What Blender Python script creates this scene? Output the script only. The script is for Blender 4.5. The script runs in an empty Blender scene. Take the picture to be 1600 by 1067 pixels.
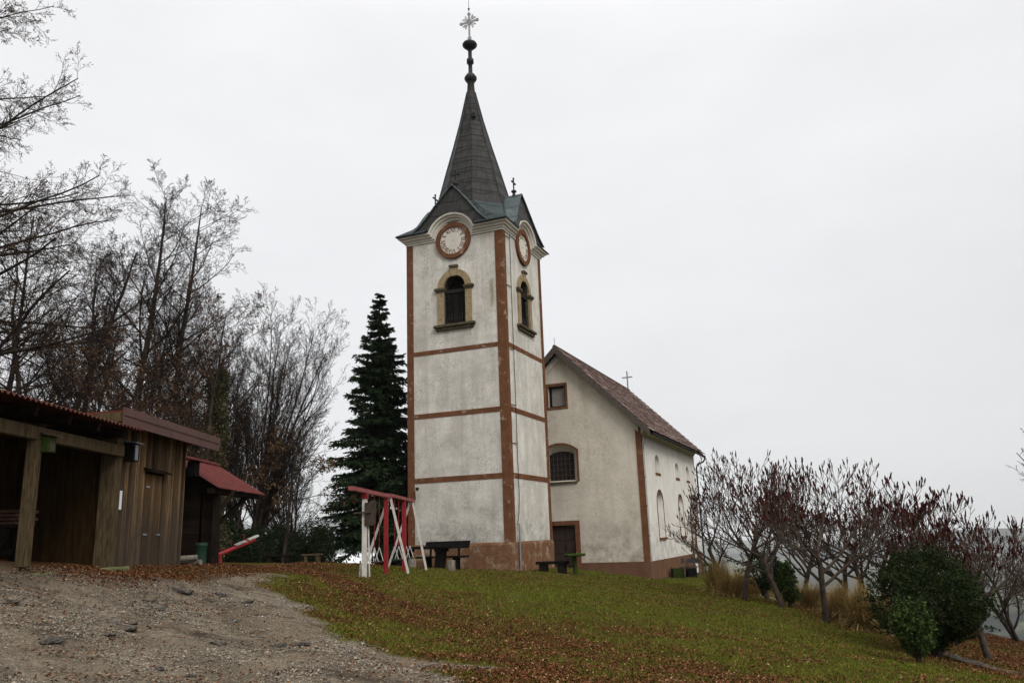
import bpy, bmesh, math, random
import numpy as np
from mathutils import Vector, Matrix
from mathutils.geometry import tessellate_polygon
R = math.radians
scene = bpy.context.scene
col = scene.collection

# ------------------------------------------------------------------ camera
F_PX, PITCH, ROLL = 1262.4, R(13.547), R(-2.123)      # focal length in photo pixels (1600 wide)
fw = np.array([0, math.cos(PITCH), math.sin(PITCH)])
_r = np.array([1., 0, 0]); _u = np.cross(_r, fw)
rt = math.cos(ROLL)*_r + math.sin(ROLL)*_u
up = -math.sin(ROLL)*_r + math.cos(ROLL)*_u
cd = bpy.data.cameras.new('camera'); cam = bpy.data.objects.new('camera', cd); col.objects.link(cam)
cam.matrix_world = Matrix(((rt[0], up[0], -fw[0], 0), (rt[1], up[1], -fw[1], 0), (rt[2], up[2], -fw[2], 0), (0, 0, 0, 1)))
cd.sensor_width = 36; cd.lens = F_PX*36/1600; cd.clip_start = .1; cd.clip_end = 40000
scene.camera = cam

# ------------------------------------------------------------------ sky, sun, exposure
SUN_EL, SUN_AZ = 38, 150            # azimuth clockwise from +Y: behind the camera, to the right
w = bpy.data.worlds.new('World'); scene.world = w; w.use_nodes = True
nt = w.node_tree; nt.nodes.clear()
def N(t, **k):
    n = nt.nodes.new(t)
    for a, b in k.items(): setattr(n, a, b)
    return n
out = N('ShaderNodeOutputWorld'); bg = N('ShaderNodeBackground'); bg2 = N('ShaderNodeBackground'); add = N('ShaderNodeAddShader')
sky = N('ShaderNodeTexSky', sky_type='NISHITA', sun_disc=False, sun_elevation=R(SUN_EL), sun_rotation=R(SUN_AZ))
hsv = N('ShaderNodeHueSaturation'); hsv.inputs['Saturation'].default_value = .25
nt.links.new(sky.outputs[0], hsv.inputs['Color']); nt.links.new(hsv.outputs[0], bg.inputs[0]); bg.inputs[1].default_value = .03
tc = N('ShaderNodeTexCoord'); sp = N('ShaderNodeSeparateXYZ'); nt.links.new(tc.outputs['Generated'], sp.inputs[0])
ramp = N('ShaderNodeValToRGB'); cr = ramp.color_ramp
cr.elements[0].position = 0; cr.elements[0].color = (.72, .72, .73, 1)
cr.elements[1].position = 1; cr.elements[1].color = (2.1, 2.07, 2.02, 1)
for p, c in ((.12, (.69, .69, .70)), (.3, (.755, .755, .765)), (.58, (.89, .89, .90))):
    e = cr.elements.new(p); e.color = (*c, 1)
nt.links.new(sp.outputs['Z'], ramp.inputs[0])
mp = N('ShaderNodeMapping'); mp.inputs['Scale'].default_value = (1.5, 1.5, 4.0); nt.links.new(tc.outputs['Generated'], mp.inputs[0])
cn = N('ShaderNodeTexNoise'); cn.inputs['Scale'].default_value = 1.6; cn.inputs['Detail'].default_value = 5; nt.links.new(mp.outputs[0], cn.inputs['Vector'])
mr = N('ShaderNodeMapRange'); mr.inputs['From Min'].default_value = .3; mr.inputs['From Max'].default_value = .7
mr.inputs['To Min'].default_value = .92; mr.inputs['To Max'].default_value = 1.055
nt.links.new(cn.outputs['Fac'], mr.inputs['Value'])
mul = N('ShaderNodeMix', data_type='RGBA', blend_type='MULTIPLY'); mul.inputs['Factor'].default_value = 1
nt.links.new(ramp.outputs[0], mul.inputs['A']); nt.links.new(mr.outputs[0], mul.inputs['B'])
nt.links.new(mul.outputs['Result'], bg2.inputs[0]); bg2.inputs[1].default_value = 1.0
nt.links.new(bg.outputs[0], add.inputs[0]); nt.links.new(bg2.outputs[0], add.inputs[1]); nt.links.new(add.outputs[0], out.inputs[0])
sd = bpy.data.lights.new('sun', 'SUN'); sun = bpy.data.objects.new('sun', sd); col.objects.link(sun)
sd.energy = 2.0; sd.angle = R(25); sd.color = (1, .96, .9)
az, el = R(SUN_AZ), R(SUN_EL)
sdir = Vector((math.sin(az)*math.cos(el), math.cos(az)*math.cos(el), math.sin(el)))
sun.rotation_euler = sdir.to_track_quat('Z', 'Y').to_euler()
scene.view_settings.view_transform = 'Standard'; scene.view_settings.look = 'None'
scene.view_settings.exposure = 0; scene.view_settings.gamma = 1

# ------------------------------------------------------------------ helpers
def ray(px, py): return fw + rt*((px-800)/F_PX) - up*((py-533.5)/F_PX)
def at(px, py, d):                       # the point on that line of sight, d metres ahead
    q = ray(px, py); return q*(d/q[1])
def tag(o, label=None, cat=None, group=None, kind=None):
    if label: o['label'] = label
    if cat: o['category'] = cat
    if group: o['group'] = group
    if kind: o['kind'] = kind
    return o
def empty(name, loc, label, cat, group=None):
    o = bpy.data.objects.new(name, None); col.objects.link(o); o.location = Vector(loc); o.empty_display_size = .3
    return tag(o, label, cat, group)
def root_of(o):
    while o.parent: o = o.parent
    return o
def link(name, me, mat, parent=None, org=None):
    o = bpy.data.objects.new(name, me); col.objects.link(o)
    for m in (mat if isinstance(mat, (list, tuple)) else [mat]): me.materials.append(m)
    if parent is not None: o.parent = parent
    elif org is not None: o.location = Vector(org)
    return o
def np_mesh(name, V, F, smooth=False):
    V = np.asarray(V, np.float32); F = np.asarray(F, np.int32); k = F.shape[1]
    me = bpy.data.meshes.new(name)
    me.vertices.add(len(V)); me.vertices.foreach_set('co', V.ravel())
    me.loops.add(F.size); me.loops.foreach_set('vertex_index', F.ravel())
    me.polygons.add(len(F)); me.polygons.foreach_set('loop_start', np.arange(0, F.size, k, dtype=np.int32))
    try: me.polygons.foreach_set('loop_total', np.full(len(F), k, np.int32))
    except Exception: pass
    me.polygons.foreach_set('use_smooth', np.full(len(F), smooth, bool))
    me.update(calc_edges=True)
    return me
class MB:
    """collects shapes and links them as ONE mesh; M maps its own frame to the world"""
    def __init__(s, M=None): s.v = []; s.f = []; s.m = []; s.s = []; s.M = M or Matrix()
    def add(s, V, F, mi=0, smooth=False):
        b = len(s.v); s.v += [tuple(p) for p in V]
        for f in F: s.f.append([i+b for i in f]); s.m.append(mi); s.s.append(smooth)
        return s
    def box(s, x0, x1, y0, y1, z0, z1, mi=0, bev=0):
        if x1 < x0: x0, x1 = x1, x0
        if y1 < y0: y0, y1 = y1, y0
        if z1 < z0: z0, z1 = z1, z0
        if bev:
            b = min(bev, (x1-x0)*.45, (y1-y0)*.45, (z1-z0)*.45)
            P = []; ix = {}
            for a in (0, 1):
                for c in (0, 1):
                    for e in (0, 1):
                        X = (x0, x1)[a]; Y = (y0, y1)[c]; Z = (z0, z1)[e]; sx = (b, -b)[a]; sy = (b, -b)[c]; sz = (b, -b)[e]
                        for k, q in enumerate(((X, Y+sy, Z+sz), (X+sx, Y, Z+sz), (X+sx, Y+sy, Z))):
                            ix[a, c, e, k] = len(P); P.append(q)
            Fc = []
            for a in (0, 1):
                Fc += [[ix[a, 0, 0, 0], ix[a, 1, 0, 0], ix[a, 1, 1, 0], ix[a, 0, 1, 0]], [ix[0, a, 0, 1], ix[1, a, 0, 1], ix[1, a, 1, 1], ix[0, a, 1, 1]], [ix[0, 0, a, 2], ix[1, 0, a, 2], ix[1, 1, a, 2], ix[0, 1, a, 2]]]
                for c in (0, 1):
                    Fc += [[ix[a, c, 0, 0], ix[a, c, 1, 0], ix[a, c, 1, 1], ix[a, c, 0, 1]], [ix[a, 0, c, 0], ix[a, 1, c, 0], ix[a, 1, c, 2], ix[a, 0, c, 2]], [ix[0, a, c, 1], ix[1, a, c, 1], ix[1, a, c, 2], ix[0, a, c, 2]]]
                    for e in (0, 1): Fc.append([ix[a, c, e, 0], ix[a, c, e, 1], ix[a, c, e, 2]])
            return s.add(P, Fc, mi)
        P = [(x, y, z) for z in (z0, z1) for y in (y0, y1) for x in (x0, x1)]
        return s.add(P, [[0, 2, 3, 1], [4, 5, 7, 6], [0, 1, 5, 4], [2, 6, 7, 3], [0, 4, 6, 2], [1, 3, 7, 5]], mi)
    def bar(s, a, b, wx, wz=None, mi=0, roll=None):     # a square bar from a to b
        a = Vector(a); b = Vector(b); t = (b-a).normalized(); wz = wz or wx
        ref = Vector(roll) if roll else (Vector((0, 0, 1)) if abs(t.z) < .9 else Vector((1, 0, 0)))
        x = t.cross(ref).normalized()*wx/2; y = x.cross(t).normalized()*wz/2
        P = [p+i*x+j*y for p in (a, b) for i, j in ((-1, -1), (1, -1), (1, 1), (-1, 1))]
        return s.add(P, [[0, 1, 2, 3], [7, 6, 5, 4], [0, 4, 5, 1], [1, 5, 6, 2], [2, 6, 7, 3], [3, 7, 4, 0]], mi)
    def tube(s, pts, rad, n=8, mi=0, caps=True, smooth=True):
        pts = [Vector(p) for p in pts]
        if not hasattr(rad, '__len__'): rad = [rad]*len(pts)
        P = []; Fc = []
        for i, p in enumerate(pts):
            t = (pts[min(i+1, len(pts)-1)]-pts[max(i-1, 0)]).normalized()
            ref = Vector((.13, .98, .1)) if abs(t.y) < .9 else Vector((1, 0, 0))
            x = t.cross(ref).normalized(); y = t.cross(x)
            for k in range(n):
                a = 2*math.pi*k/n; P.append(p+rad[i]*(math.cos(a)*x+math.sin(a)*y))
        for i in range(len(pts)-1):
            for k in range(n):
                Fc.append([i*n+k, i*n+(k+1) % n, (i+1)*n+(k+1) % n, (i+1)*n+k])
        s.add(P, Fc, mi, smooth)
        if caps: s.add(P[:n], [list(range(n))[::-1]], mi); s.add(P[-n:], [list(range(n))], mi)
        return s
    def lathe(s, prof, c=(0, 0), n=20, mi=0, smooth=True):  # prof: (radius, z)
        P = []; Fc = []
        for r, z in prof:
            for k in range(n): P.append((c[0]+r*math.cos(2*math.pi*k/n), c[1]+r*math.sin(2*math.pi*k/n), z))
        for i in range(len(prof)-1):
            for k in range(n): Fc.append([i*n+k, i*n+(k+1) % n, (i+1)*n+(k+1) % n, (i+1)*n+k])
        s.add(P, Fc, mi, smooth); s.add(P[:n], [list(range(n))[::-1]], mi); s.add(P[-n:], [list(range(n))], mi)
        return s
    def prism(s, loop, f3, d0, d1, mi=0):                  # extrudes a 2D loop between depths d0 and d1
        n = len(loop); A = [f3(a, b, d0) for a, b in loop]; B = [f3(a, b, d1) for a, b in loop]
        tris = [list(t) for t in tessellate_polygon([[Vector((a, b, 0)) for a, b in loop]])]
        s.add(A, tris, mi); s.add(B, [t[::-1] for t in tris], mi)
        s.add(A+B, [[i, (i+1) % n, n+(i+1) % n, n+i] for i in range(n)], mi)
        return s
    def ring(s, outer, inner, f3, d0, d1, mi=0, closed=True):   # band between two loops of equal length
        n = len(outer); P = [f3(*p, d) for d in (d0, d1) for L in (outer, inner) for p in L]; Fc = []
        for i in range(n if closed else n-1):
            j = (i+1) % n
            Fc += [[i, j, n+j, n+i], [2*n+i, 3*n+i, 3*n+j, 2*n+j], [i, 2*n+i, 2*n+j, j], [n+i, n+j, 3*n+j, 3*n+i]]
        if not closed:
            for i in (0, n-1): Fc.append([i, n+i, 3*n+i, 2*n+i])
        return s.add(P, Fc, mi)
    def sheet(s, outer, holes, f3, d=0, mi=0):             # a flat face with holes
        loops = [[Vector((a, b, 0)) for a, b in outer]]+[[Vector((a, b, 0)) for a, b in h] for h in holes]
        flat = [p for L in loops for p in L]
        return s.add([f3(p.x, p.y, d) for p in flat], [list(t) for t in tessellate_polygon(loops)], mi)
    def reveal(s, L0, L1, f3, d0, d1, mi=0):
        n = len(L0); P = [f3(*p, d0) for p in L0]+[f3(*p, d1) for p in L1]
        return s.add(P, [[i, (i+1) % n, n+(i+1) % n, n+i] for i in range(n)], mi)
    def build(s, name, mat, parent=None, org=None, fix=True):
        me = bpy.data.meshes.new(name)
        o = Vector(root_of(parent).location) if parent is not None else Vector(org if org is not None else (0, 0, 0))
        me.from_pydata([(s.M @ Vector(p))-o for p in s.v], [], s.f)
        me.polygons.foreach_set('material_index', s.m); me.polygons.foreach_set('use_smooth', s.s)
        if fix:
            bm = bmesh.new(); bm.from_mesh(me); bmesh.ops.recalc_face_normals(bm, faces=bm.faces); bm.to_mesh(me); bm.free()
        me.update()
        return link(name, me, mat, parent, org if org is not None else (0, 0, 0))
def arch(x0, x1, z0, zs, rise, n=14):     # opening with an elliptical or segmental head, from bottom left
    cx = (x0+x1)/2; hw = (x1-x0)/2; L = [(x0, z0), (x1, z0)]
    if rise >= hw*.98:
        for k in range(n+1): a = math.pi*k/n; L.append((cx+hw*math.cos(a), zs+rise*math.sin(a)))
    else:
        Rr = (hw*hw+rise*rise)/(2*rise); a0 = math.asin(hw/Rr)
        for k in range(n+1): a = a0-2*a0*k/n; L.append((cx+Rr*math.sin(a), zs+rise-Rr+Rr*math.cos(a)))
    return L

# ------------------------------------------------------------------ materials
def new_mat(name, rough=.8, metal=0, spec=.3):
    m = bpy.data.materials.new(name); m.use_nodes = True; n = m.node_tree; b = n.nodes['Principled BSDF']
    b.inputs['Roughness'].default_value = rough; b.inputs['Metallic'].default_value = metal; b.inputs['Specular IOR Level'].default_value = spec
    return m, n, b
def nd(n, t, **k):
    x = n.nodes.new(t)
    for a, v in k.items():
        if a in x.inputs: x.inputs[a].default_value = v
        else: setattr(x, a, v)
    return x
def pos(n, scale=(1, 1, 1), rot=(0, 0, 0), obj=False):
    if obj: g = nd(n, 'ShaderNodeTexCoord').outputs['Object']
    else: g = nd(n, 'ShaderNodeNewGeometry').outputs['Position']
    m = nd(n, 'ShaderNodeMapping'); m.inputs['Scale'].default_value = scale; m.inputs['Rotation'].default_value = rot
    n.links.new(g, m.inputs['Vector']); return m.outputs[0]
def noise(n, vec, scale, detail=4, rough=.55, lo=.35, hi=.65):
    t = nd(n, 'ShaderNodeTexNoise', Scale=scale, Detail=detail, Roughness=rough); n.links.new(vec, t.inputs['Vector'])
    m = nd(n, 'ShaderNodeMapRange'); m.inputs['From Min'].default_value = lo; m.inputs['From Max'].default_value = hi
    n.links.new(t.outputs['Fac'], m.inputs['Value']); return m.outputs[0]
def mix(n, fac, a, b, blend='MIX'):
    m = nd(n, 'ShaderNodeMix', data_type='RGBA', blend_type=blend)
    for s, v in (('Factor', fac), ('A', a), ('B', b)):
        i = m.inputs[s]
        if isinstance(v, (int, float)): i.default_value = v
        elif isinstance(v, (tuple, list)): i.default_value = (*v[:3], 1)
        else: n.links.new(v, i)
    return m.outputs['Result']
def math_(n, op, a, b=0.):
    m = nd(n, 'ShaderNodeMath', operation=op)
    for i, v in ((0, a), (1, b)):
        if isinstance(v, (int, float)): m.inputs[i].default_value = v
        else: n.links.new(v, m.inputs[i])
    return m.outputs[0]
def bump(n, b, h, strength=.3, dist=.02):
    x = nd(n, 'ShaderNodeBump', Strength=strength, Distance=dist); n.links.new(h, x.inputs['Height']); n.links.new(x.outputs[0], b.inputs['Normal'])
def speck(name, c1, c2, scale=8, rough=.8, c3=None, s3=2., lo3=.55, hi3=.68, bmp=.2, dist=.01, stretch=(1, 1, 1), metal=0, spec=.3, obj=False):
    m, n, b = new_mat(name, rough, metal, spec); v = pos(n, stretch, obj=obj)
    f = noise(n, v, scale, 6); c = mix(n, f, c1, c2)
    if c3: c = mix(n, noise(n, v, s3, 8, .65, lo3, hi3), c, c3)
    n.links.new(c, b.inputs['Base Color'])
    if bmp: bump(n, b, noise(n, v, scale*3, 5), bmp, dist)
    return m
def island(name, ramp_, rough=.75, spec=.2, trans=0):
    m, n, b = new_mat(name, rough, 0, spec); g = nd(n, 'ShaderNodeNewGeometry'); r = nd(n, 'ShaderNodeValToRGB')
    e = r.color_ramp.elements
    e[0].position = ramp_[0][0]; e[0].color = (*ramp_[0][1], 1); e[1].position = ramp_[-1][0]; e[1].color = (*ramp_[-1][1], 1)
    for p, c in ramp_[1:-1]: q = e.new(p); q.color = (*c, 1)
    n.links.new(g.outputs['Random Per Island'], r.inputs[0]); n.links.new(r.outputs[0], b.inputs['Base Color'])
    return m
def plaster(name, base, dirt, streak, spots=1., dirt_lo=.42, stain=None, damp=None):
    m, n, b = new_mat(name, .92, 0, .15); v = pos(n); vs = pos(n, (2.2, 2.2, .22))
    c = mix(n, noise(n, v, .8, 7, .62, .35, .68), base, tuple(x*.9 for x in base))
    c = mix(n, math_(n, 'MULTIPLY', noise(n, v, 1.1, 9, .72, dirt_lo, dirt_lo+.3), .8), c, dirt)
    c = mix(n, math_(n, 'MULTIPLY', noise(n, vs, 1.3, 7, .65, .46, .72), .75), c, streak)
    c = mix(n, math_(n, 'MULTIPLY', math_(n, 'MULTIPLY', noise(n, v, 20, 4, .7, .53, .66), noise(n, v, .9, 4, .6, .42, .6)), .75*spots), c, tuple(x*.62 for x in dirt))
    c = mix(n, math_(n, 'MULTIPLY', noise(n, v, 45, 3, .6, .45, .75), .35), c, tuple(x*.75 for x in dirt))
    if damp:                                              # mould and damp rising from the ground
        gz2 = nd(n, 'ShaderNodeSeparateXYZ'); n.links.new(pos(n), gz2.inputs[0]); e0 = nd(n, 'ShaderNodeMapRange'); e0.inputs['From Min'].default_value = damp[1]; e0.inputs['From Max'].default_value = damp[0]; n.links.new(gz2.outputs[2], e0.inputs['Value'])
        k = math_(n, 'MULTIPLY', e0.outputs[0], noise(n, v, 2.0, 8, .75, .42, .62)); c = mix(n, math_(n, 'MULTIPLY', k, .8), c, tuple(x*.55 for x in dirt))
    if stain:                                             # one algae streak running down from a leak
        sx_, sy_, z0, z1, wd_ = stain; g = nd(n, 'ShaderNodeSeparateXYZ'); n.links.new(pos(n), g.inputs[0])
        dx = math_(n, 'SUBTRACT', g.outputs[0], sx_); dy = math_(n, 'SUBTRACT', g.outputs[1], sy_); dd = math_(n, 'SQRT', math_(n, 'ADD', math_(n, 'MULTIPLY', dx, dx), math_(n, 'MULTIPLY', dy, dy)))
        e1 = nd(n, 'ShaderNodeMapRange'); e1.inputs['From Min'].default_value = wd_; e1.inputs['From Max'].default_value = wd_*.2; n.links.new(dd, e1.inputs['Value'])
        e2 = nd(n, 'ShaderNodeMapRange'); e2.inputs['From Min'].default_value = z0; e2.inputs['From Max'].default_value = z0+.8; n.links.new(g.outputs[2], e2.inputs['Value'])
        e3 = nd(n, 'ShaderNodeMapRange'); e3.inputs['From Min'].default_value = z1; e3.inputs['From Max'].default_value = z1-.15; n.links.new(g.outputs[2], e3.inputs['Value'])
        k = math_(n, 'MULTIPLY', math_(n, 'MULTIPLY', e1.outputs[0], e2.outputs[0]), math_(n, 'MULTIPLY', e3.outputs[0], noise(n, pos(n, (9, 9, 1)), 2, 5, .6, .2, .55)))
        c = mix(n, math_(n, 'MULTIPLY', k, .75), c, (.20, .17, .06))
    n.links.new(c, b.inputs['Base Color'])
    h = math_(n, 'ADD', noise(n, v, 55, 3), math_(n, 'MULTIPLY', noise(n, v, 5, 5), .8)); bump(n, b, h, .55, .012)
    return m
def planks(name, c1, c2, c3, axis='y', width=.14, rough=.85, grain=.5, worn=None):
    """boards: a tone for each board, grain along its length, worn grey or dark streaks"""
    m, n, b = new_mat(name, rough, 0, 0); g = nd(n, 'ShaderNodeNewGeometry'); s = nd(n, 'ShaderNodeSeparateXYZ'); n.links.new(g.outputs['Position'], s.inputs[0])
    a = s.outputs[{'x': 0, 'y': 1, 'z': 2}[axis]]
    cell = math_(n, 'FLOOR', math_(n, 'DIVIDE', a, width)); wn = nd(n, 'ShaderNodeTexWhiteNoise', noise_dimensions='1D'); n.links.new(cell, wn.inputs['W'])
    st = (9, 9, .45) if axis != 'z' else (.45, .45, 9)
    v = pos(n, st)
    c = mix(n, wn.outputs['Value'], c1, c2)
    c = mix(n, math_(n, 'MULTIPLY', noise(n, v, 2.5, 8, .7, .4, .7), .85), c, c3)
    c = mix(n, math_(n, 'MULTIPLY', noise(n, v, 5, 7, .75, .46, .66), grain), c, tuple(x*.28 for x in c3))
    if worn:                                              # boards greyed and rotted from the foot up, unevenly
        hgt = nd(n, 'ShaderNodeMapRange'); hgt.inputs['From Min'].default_value = worn[0]; hgt.inputs['From Max'].default_value = worn[1]; hgt.inputs['To Min'].default_value = 1; hgt.inputs['To Max'].default_value = 0
        n.links.new(math_(n, 'ADD', s.outputs[2], math_(n, 'MULTIPLY', math_(n, 'SUBTRACT', noise(n, pos(n, (8, 8, .5)), 2, 5, .6, .3, .7), .5), 1.5)), hgt.inputs['Value'])
        c = mix(n, math_(n, 'MULTIPLY', hgt.outputs[0], .8), c, tuple(x*.85 for x in c3))
    n.links.new(c, b.inputs['Base Color']); bump(n, b, noise(n, v, 8, 5), .5, .01)
    return m
M = {}
M['plaster'] = plaster('weathered plaster', (.70, .67, .61), (.33, .305, .265), (.40, .37, .32), 1.5, .41, damp=(-.3, 1.6), stain=(-.25-.58*.9272, 33+.58*.3745, 9.2, 10.9, .16))
M['cream'] = plaster('cream plaster', (.60, .55, .465), (.34, .30, .245), (.43, .39, .32), 1., .46, damp=(-1.3, 1.2))
M['white'] = plaster('white side plaster', (.72, .69, .64), (.50, .47, .41), (.50, .48, .43), .7, .48, damp=(-1.3, 1.0))
M['cornice'] = plaster('cornice plaster', (.66, .62, .55), (.45, .42, .36), (.5, .46, .4), .4, .5)
M['brown'] = speck('brown painted render', (.108, .047, .025), (.145, .067, .037), 3, .9, (.34, .26, .19), 2.6, .585, .71, .4, .01, spec=0)
M['brown_worn'] = speck('worn brown plinth', (.125, .063, .034), (.175, .094, .055), 4, .9, (.31, .245, .18), 2.2, .53, .7, .5, .015, spec=0)
M['brown_plain'] = speck('brown plinth', (.105, .056, .035), (.135, .075, .049), 2, .9, None, bmp=.3, spec=0)
M['stone'] = speck('tan stone', (.22, .165, .09), (.30, .235, .14), 9, .9, (.10, .08, .05), 3.5, .56, .75, .4, .01, spec=.1)
M['stone_dark'] = speck('dark stone', (.05, .042, .028), (.105, .088, .058), 9, .9, None, bmp=.4, spec=0)
M['dark'] = speck('dark painted wood', (.008, .007, .007), (.017, .015, .014), 20, .7, None, bmp=.1, spec=0)
M['louvre'] = speck('louvre slats', (.018, .017, .017), (.035, .032, .031), 20, .8, None, bmp=.1, spec=0)
M['black'] = speck('dark void', (.004, .004, .004), (.006, .006, .006), 5, 1, None, bmp=0)
M['iron'] = speck('dark iron', (.012, .012, .013), (.026, .025, .025), 12, .55, None, bmp=.1, metal=.2, spec=.2)
M['steel'] = speck('pale metal', (.26, .26, .26), (.36, .36, .355), 8, .5, None, bmp=.05, metal=.2)
M['pipe'] = speck('grey pipe', (.16, .18, .2), (.22, .24, .26), 8, .5, None, bmp=.05, metal=.3)
def tin(name, c1, c2, c3, seam=.62, rough=.55):
    m, n, b = new_mat(name, rough, .0, .12); v = pos(n, obj=True); s = nd(n, 'ShaderNodeSeparateXYZ'); n.links.new(v, s.inputs[0])
    zc = math_(n, 'DIVIDE', math_(n, 'ADD', s.outputs[2], math_(n, 'MULTIPLY', noise(n, v, 1.5, 1), .10)), seam)
    ang = math_(n, 'FLOOR', math_(n, 'MULTIPLY', math_(n, 'ARCTAN2', s.outputs[1], s.outputs[0]), 4/math.pi*1.0))
    k = math_(n, 'ADD', math_(n, 'FLOOR', zc), math_(n, 'MULTIPLY', ang, 17.3)); wn = nd(n, 'ShaderNodeTexWhiteNoise', noise_dimensions='1D'); n.links.new(k, wn.inputs['W'])
    c = mix(n, wn.outputs['Value'], c1, c2)
    c = mix(n, math_(n, 'MULTIPLY', noise(n, pos(n, (4, 4, .6), obj=True), 1.6, 8, .7, .42, .7), .75), c, c3)
    fr = math_(n, 'FRACT', zc); edge = math_(n, 'LESS_THAN', fr, .07)
    c = mix(n, math_(n, 'MULTIPLY', edge, .6), c, tuple(x*.3 for x in c1))
    n.links.new(c, b.inputs['Base Color'])
    h = math_(n, 'ADD', math_(n, 'MULTIPLY', math_(n, 'MINIMUM', math_(n, 'MULTIPLY', fr, 6), 1), 1.), math_(n, 'MULTIPLY', noise(n, v, 3, 4), .5)); bump(n, b, h, .6, .03)
    return m
M['spire'] = tin('dark spire tin', (.0135, .0135, .0135), (.027, .0265, .026), (.055, .052, .048))
M['skirt'] = tin('teal roof tin', (.062, .082, .088), (.095, .12, .125), (.036, .037, .036), .8)
M['tile'] = island('brown roof tiles', ((0, (.060, .036, .030)), (.45, (.10, .063, .053)), (.8, (.15, .105, .09)), (1, (.24, .18, .16))), .85, .1)
M['fascia'] = speck('brown fascia metal', (.075, .038, .032), (.095, .050, .043), 6, .5, (.055, .03, .026), 2, .55, .75, .05, spec=.1)
M['redroof'] = speck('red corrugated roof', (.075, .018, .016), (.11, .030, .026), 5, .7, (.05, .024, .02), 3, .5, .75, .15, spec=.05)
M['darkredroof'] = speck('rusty corrugated roof', (.055, .016, .011), (.085, .026, .015), 6, .8, (.03, .018, .013), 3, .45, .7, .2, spec=.1)
M['oldwood'] = planks('weathered facade boards', (.05, .031, .016), (.34, .205, .095), (.056, .046, .038), 'y', .135, worn=(.1, 1.6), grain=.9)
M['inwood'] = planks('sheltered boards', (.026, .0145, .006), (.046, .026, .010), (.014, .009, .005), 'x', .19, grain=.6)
M['beam'] = speck('grey brown timber', (.050, .036, .020), (.095, .070, .040), 6, .9, (.022, .017, .012), 4, .5, .7, .3, stretch=(6, 6, .7), spec=0)
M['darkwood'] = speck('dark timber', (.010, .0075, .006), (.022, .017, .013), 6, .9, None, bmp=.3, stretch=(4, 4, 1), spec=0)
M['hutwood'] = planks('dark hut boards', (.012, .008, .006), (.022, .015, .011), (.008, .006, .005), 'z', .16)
M['blackwood'] = speck('black stained timber', (.006, .0055, .0055), (.013, .012, .011), 9, .75, (.03, .027, .025), 5, .62, .8, .2, spec=0)
M['stump'] = speck('grey log', (.13, .11, .09), (.21, .185, .155), 7, .9, (.07, .06, .05), 4, .52, .7, .4, stretch=(3, 3, 1), spec=0)
M['red'] = speck('red paint', (.16, .008, .010), (.21, .014, .015), 5, .55, (.12, .03, .025), 6, .6, .75, .08, spec=.2)
M['pinkred'] = speck('faded red paint', (.185, .045, .043), (.25, .078, .074), 6, .7, (.13, .025, .025), 5, .55, .75, .1, spec=.2)
M['seesaw'] = speck('bright red paint', (.42, .025, .035), (.5, .045, .05), 5, .5, None, bmp=.05)
M['whitepaint'] = speck('worn white paint', (.40, .375, .34), (.50, .475, .44), 9, .7, (.2, .18, .15), 7, .58, .72, .1)
M['greenpaint'] = speck('mossy green paint', (.022, .042, .008), (.042, .074, .014), 7, .8, (.02, .024, .010), 6, .46, .68, .2, spec=0)
M['greenbin'] = speck('dark green metal', (.006, .026, .014), (.012, .042, .023), 8, .6, None, bmp=.05)
M['moss'] = speck('mossy wood', (.016, .026, .007), (.034, .048, .012), 9, .95, (.012, .010, .007), 6, .5, .7, .3, spec=0)
M['ply'] = speck('weathered plywood', (.04, .031, .023), (.07, .057, .043), 5, .9, (.025, .02, .017), 5, .55, .7, .2, spec=0)
M['paper'] = speck('notice paper', (.6, .62, .66), (.7, .71, .74), 40, .7, (.2, .3, .5), 40, .62, .7, 0)
M['slab'] = speck('mossy concrete', (.085, .095, .05), (.13, .14, .075), 4, .95, (.05, .07, .02), 5, .5, .7, .3, spec=0)
M['bark'] = speck('grey brown bark', (.022, .017, .014), (.048, .039, .032), 7, .95, (.014, .011, .009), 4, .5, .7, .5, .02, (1, 1, .35), spec=0)
M['twig'] = speck('brown twigs', (.022, .016, .013), (.040, .030, .025), 3, .95, None, bmp=0, spec=0)
M['twigred'] = speck('reddish twigs', (.040, .024, .015), (.066, .040, .030), 3, .95, None, bmp=0, spec=0)
M['sumacbark'] = speck('pale sumac bark', (.042, .031, .024), (.082, .064, .050), 9, .95, (.024, .019, .015), 4, .5, .7, .4, .01, spec=0)
M['fruit'] = island('dark red seed heads', ((0, (.018, .005, .005)), (.6, (.042, .012, .011)), (1, (.075, .024, .018))), .95, 0)
M['brownleaf'] = island('withered leaves', ((0, (.04, .024, .013)), (.6, (.09, .052, .024)), (1, (.15, .085, .035))), .8)
M['darkneedle'] = island('spruce needles', ((0, (.008, .016, .008)), (.6, (.018, .034, .014)), (1, (.038, .058, .024))), .8, .05)
M['hedge'] = island('dark conifer leaves', ((0, (.006, .011, .005)), (.6, (.012, .020, .008)), (1, (.026, .037, .013))), .8, .1)
M['bush'] = island('glossy bush leaves', ((0, (.005, .010, .003)), (.6, (.012, .021, .005)), (.93, (.030, .042, .010)), (1, (.06, .055, .02))), .65, .05)
M['bush2'] = island('young green leaves', ((0, (.010, .020, .004)), (.6, (.024, .043, .008)), (1, (.065, .088, .016))), .65, .1)
M['ivy'] = island('ivy leaves', ((0, (.015, .022, .009)), (.6, (.034, .044, .015)), (1, (.10, .06, .022))), .6)
M['strawgrass'] = island('dry straw blades', ((0, (.12, .075, .026)), (.4, (.25, .165, .06)), (.8, (.38, .27, .11)), (1, (.13, .12, .03))), .9, 0)
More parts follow.
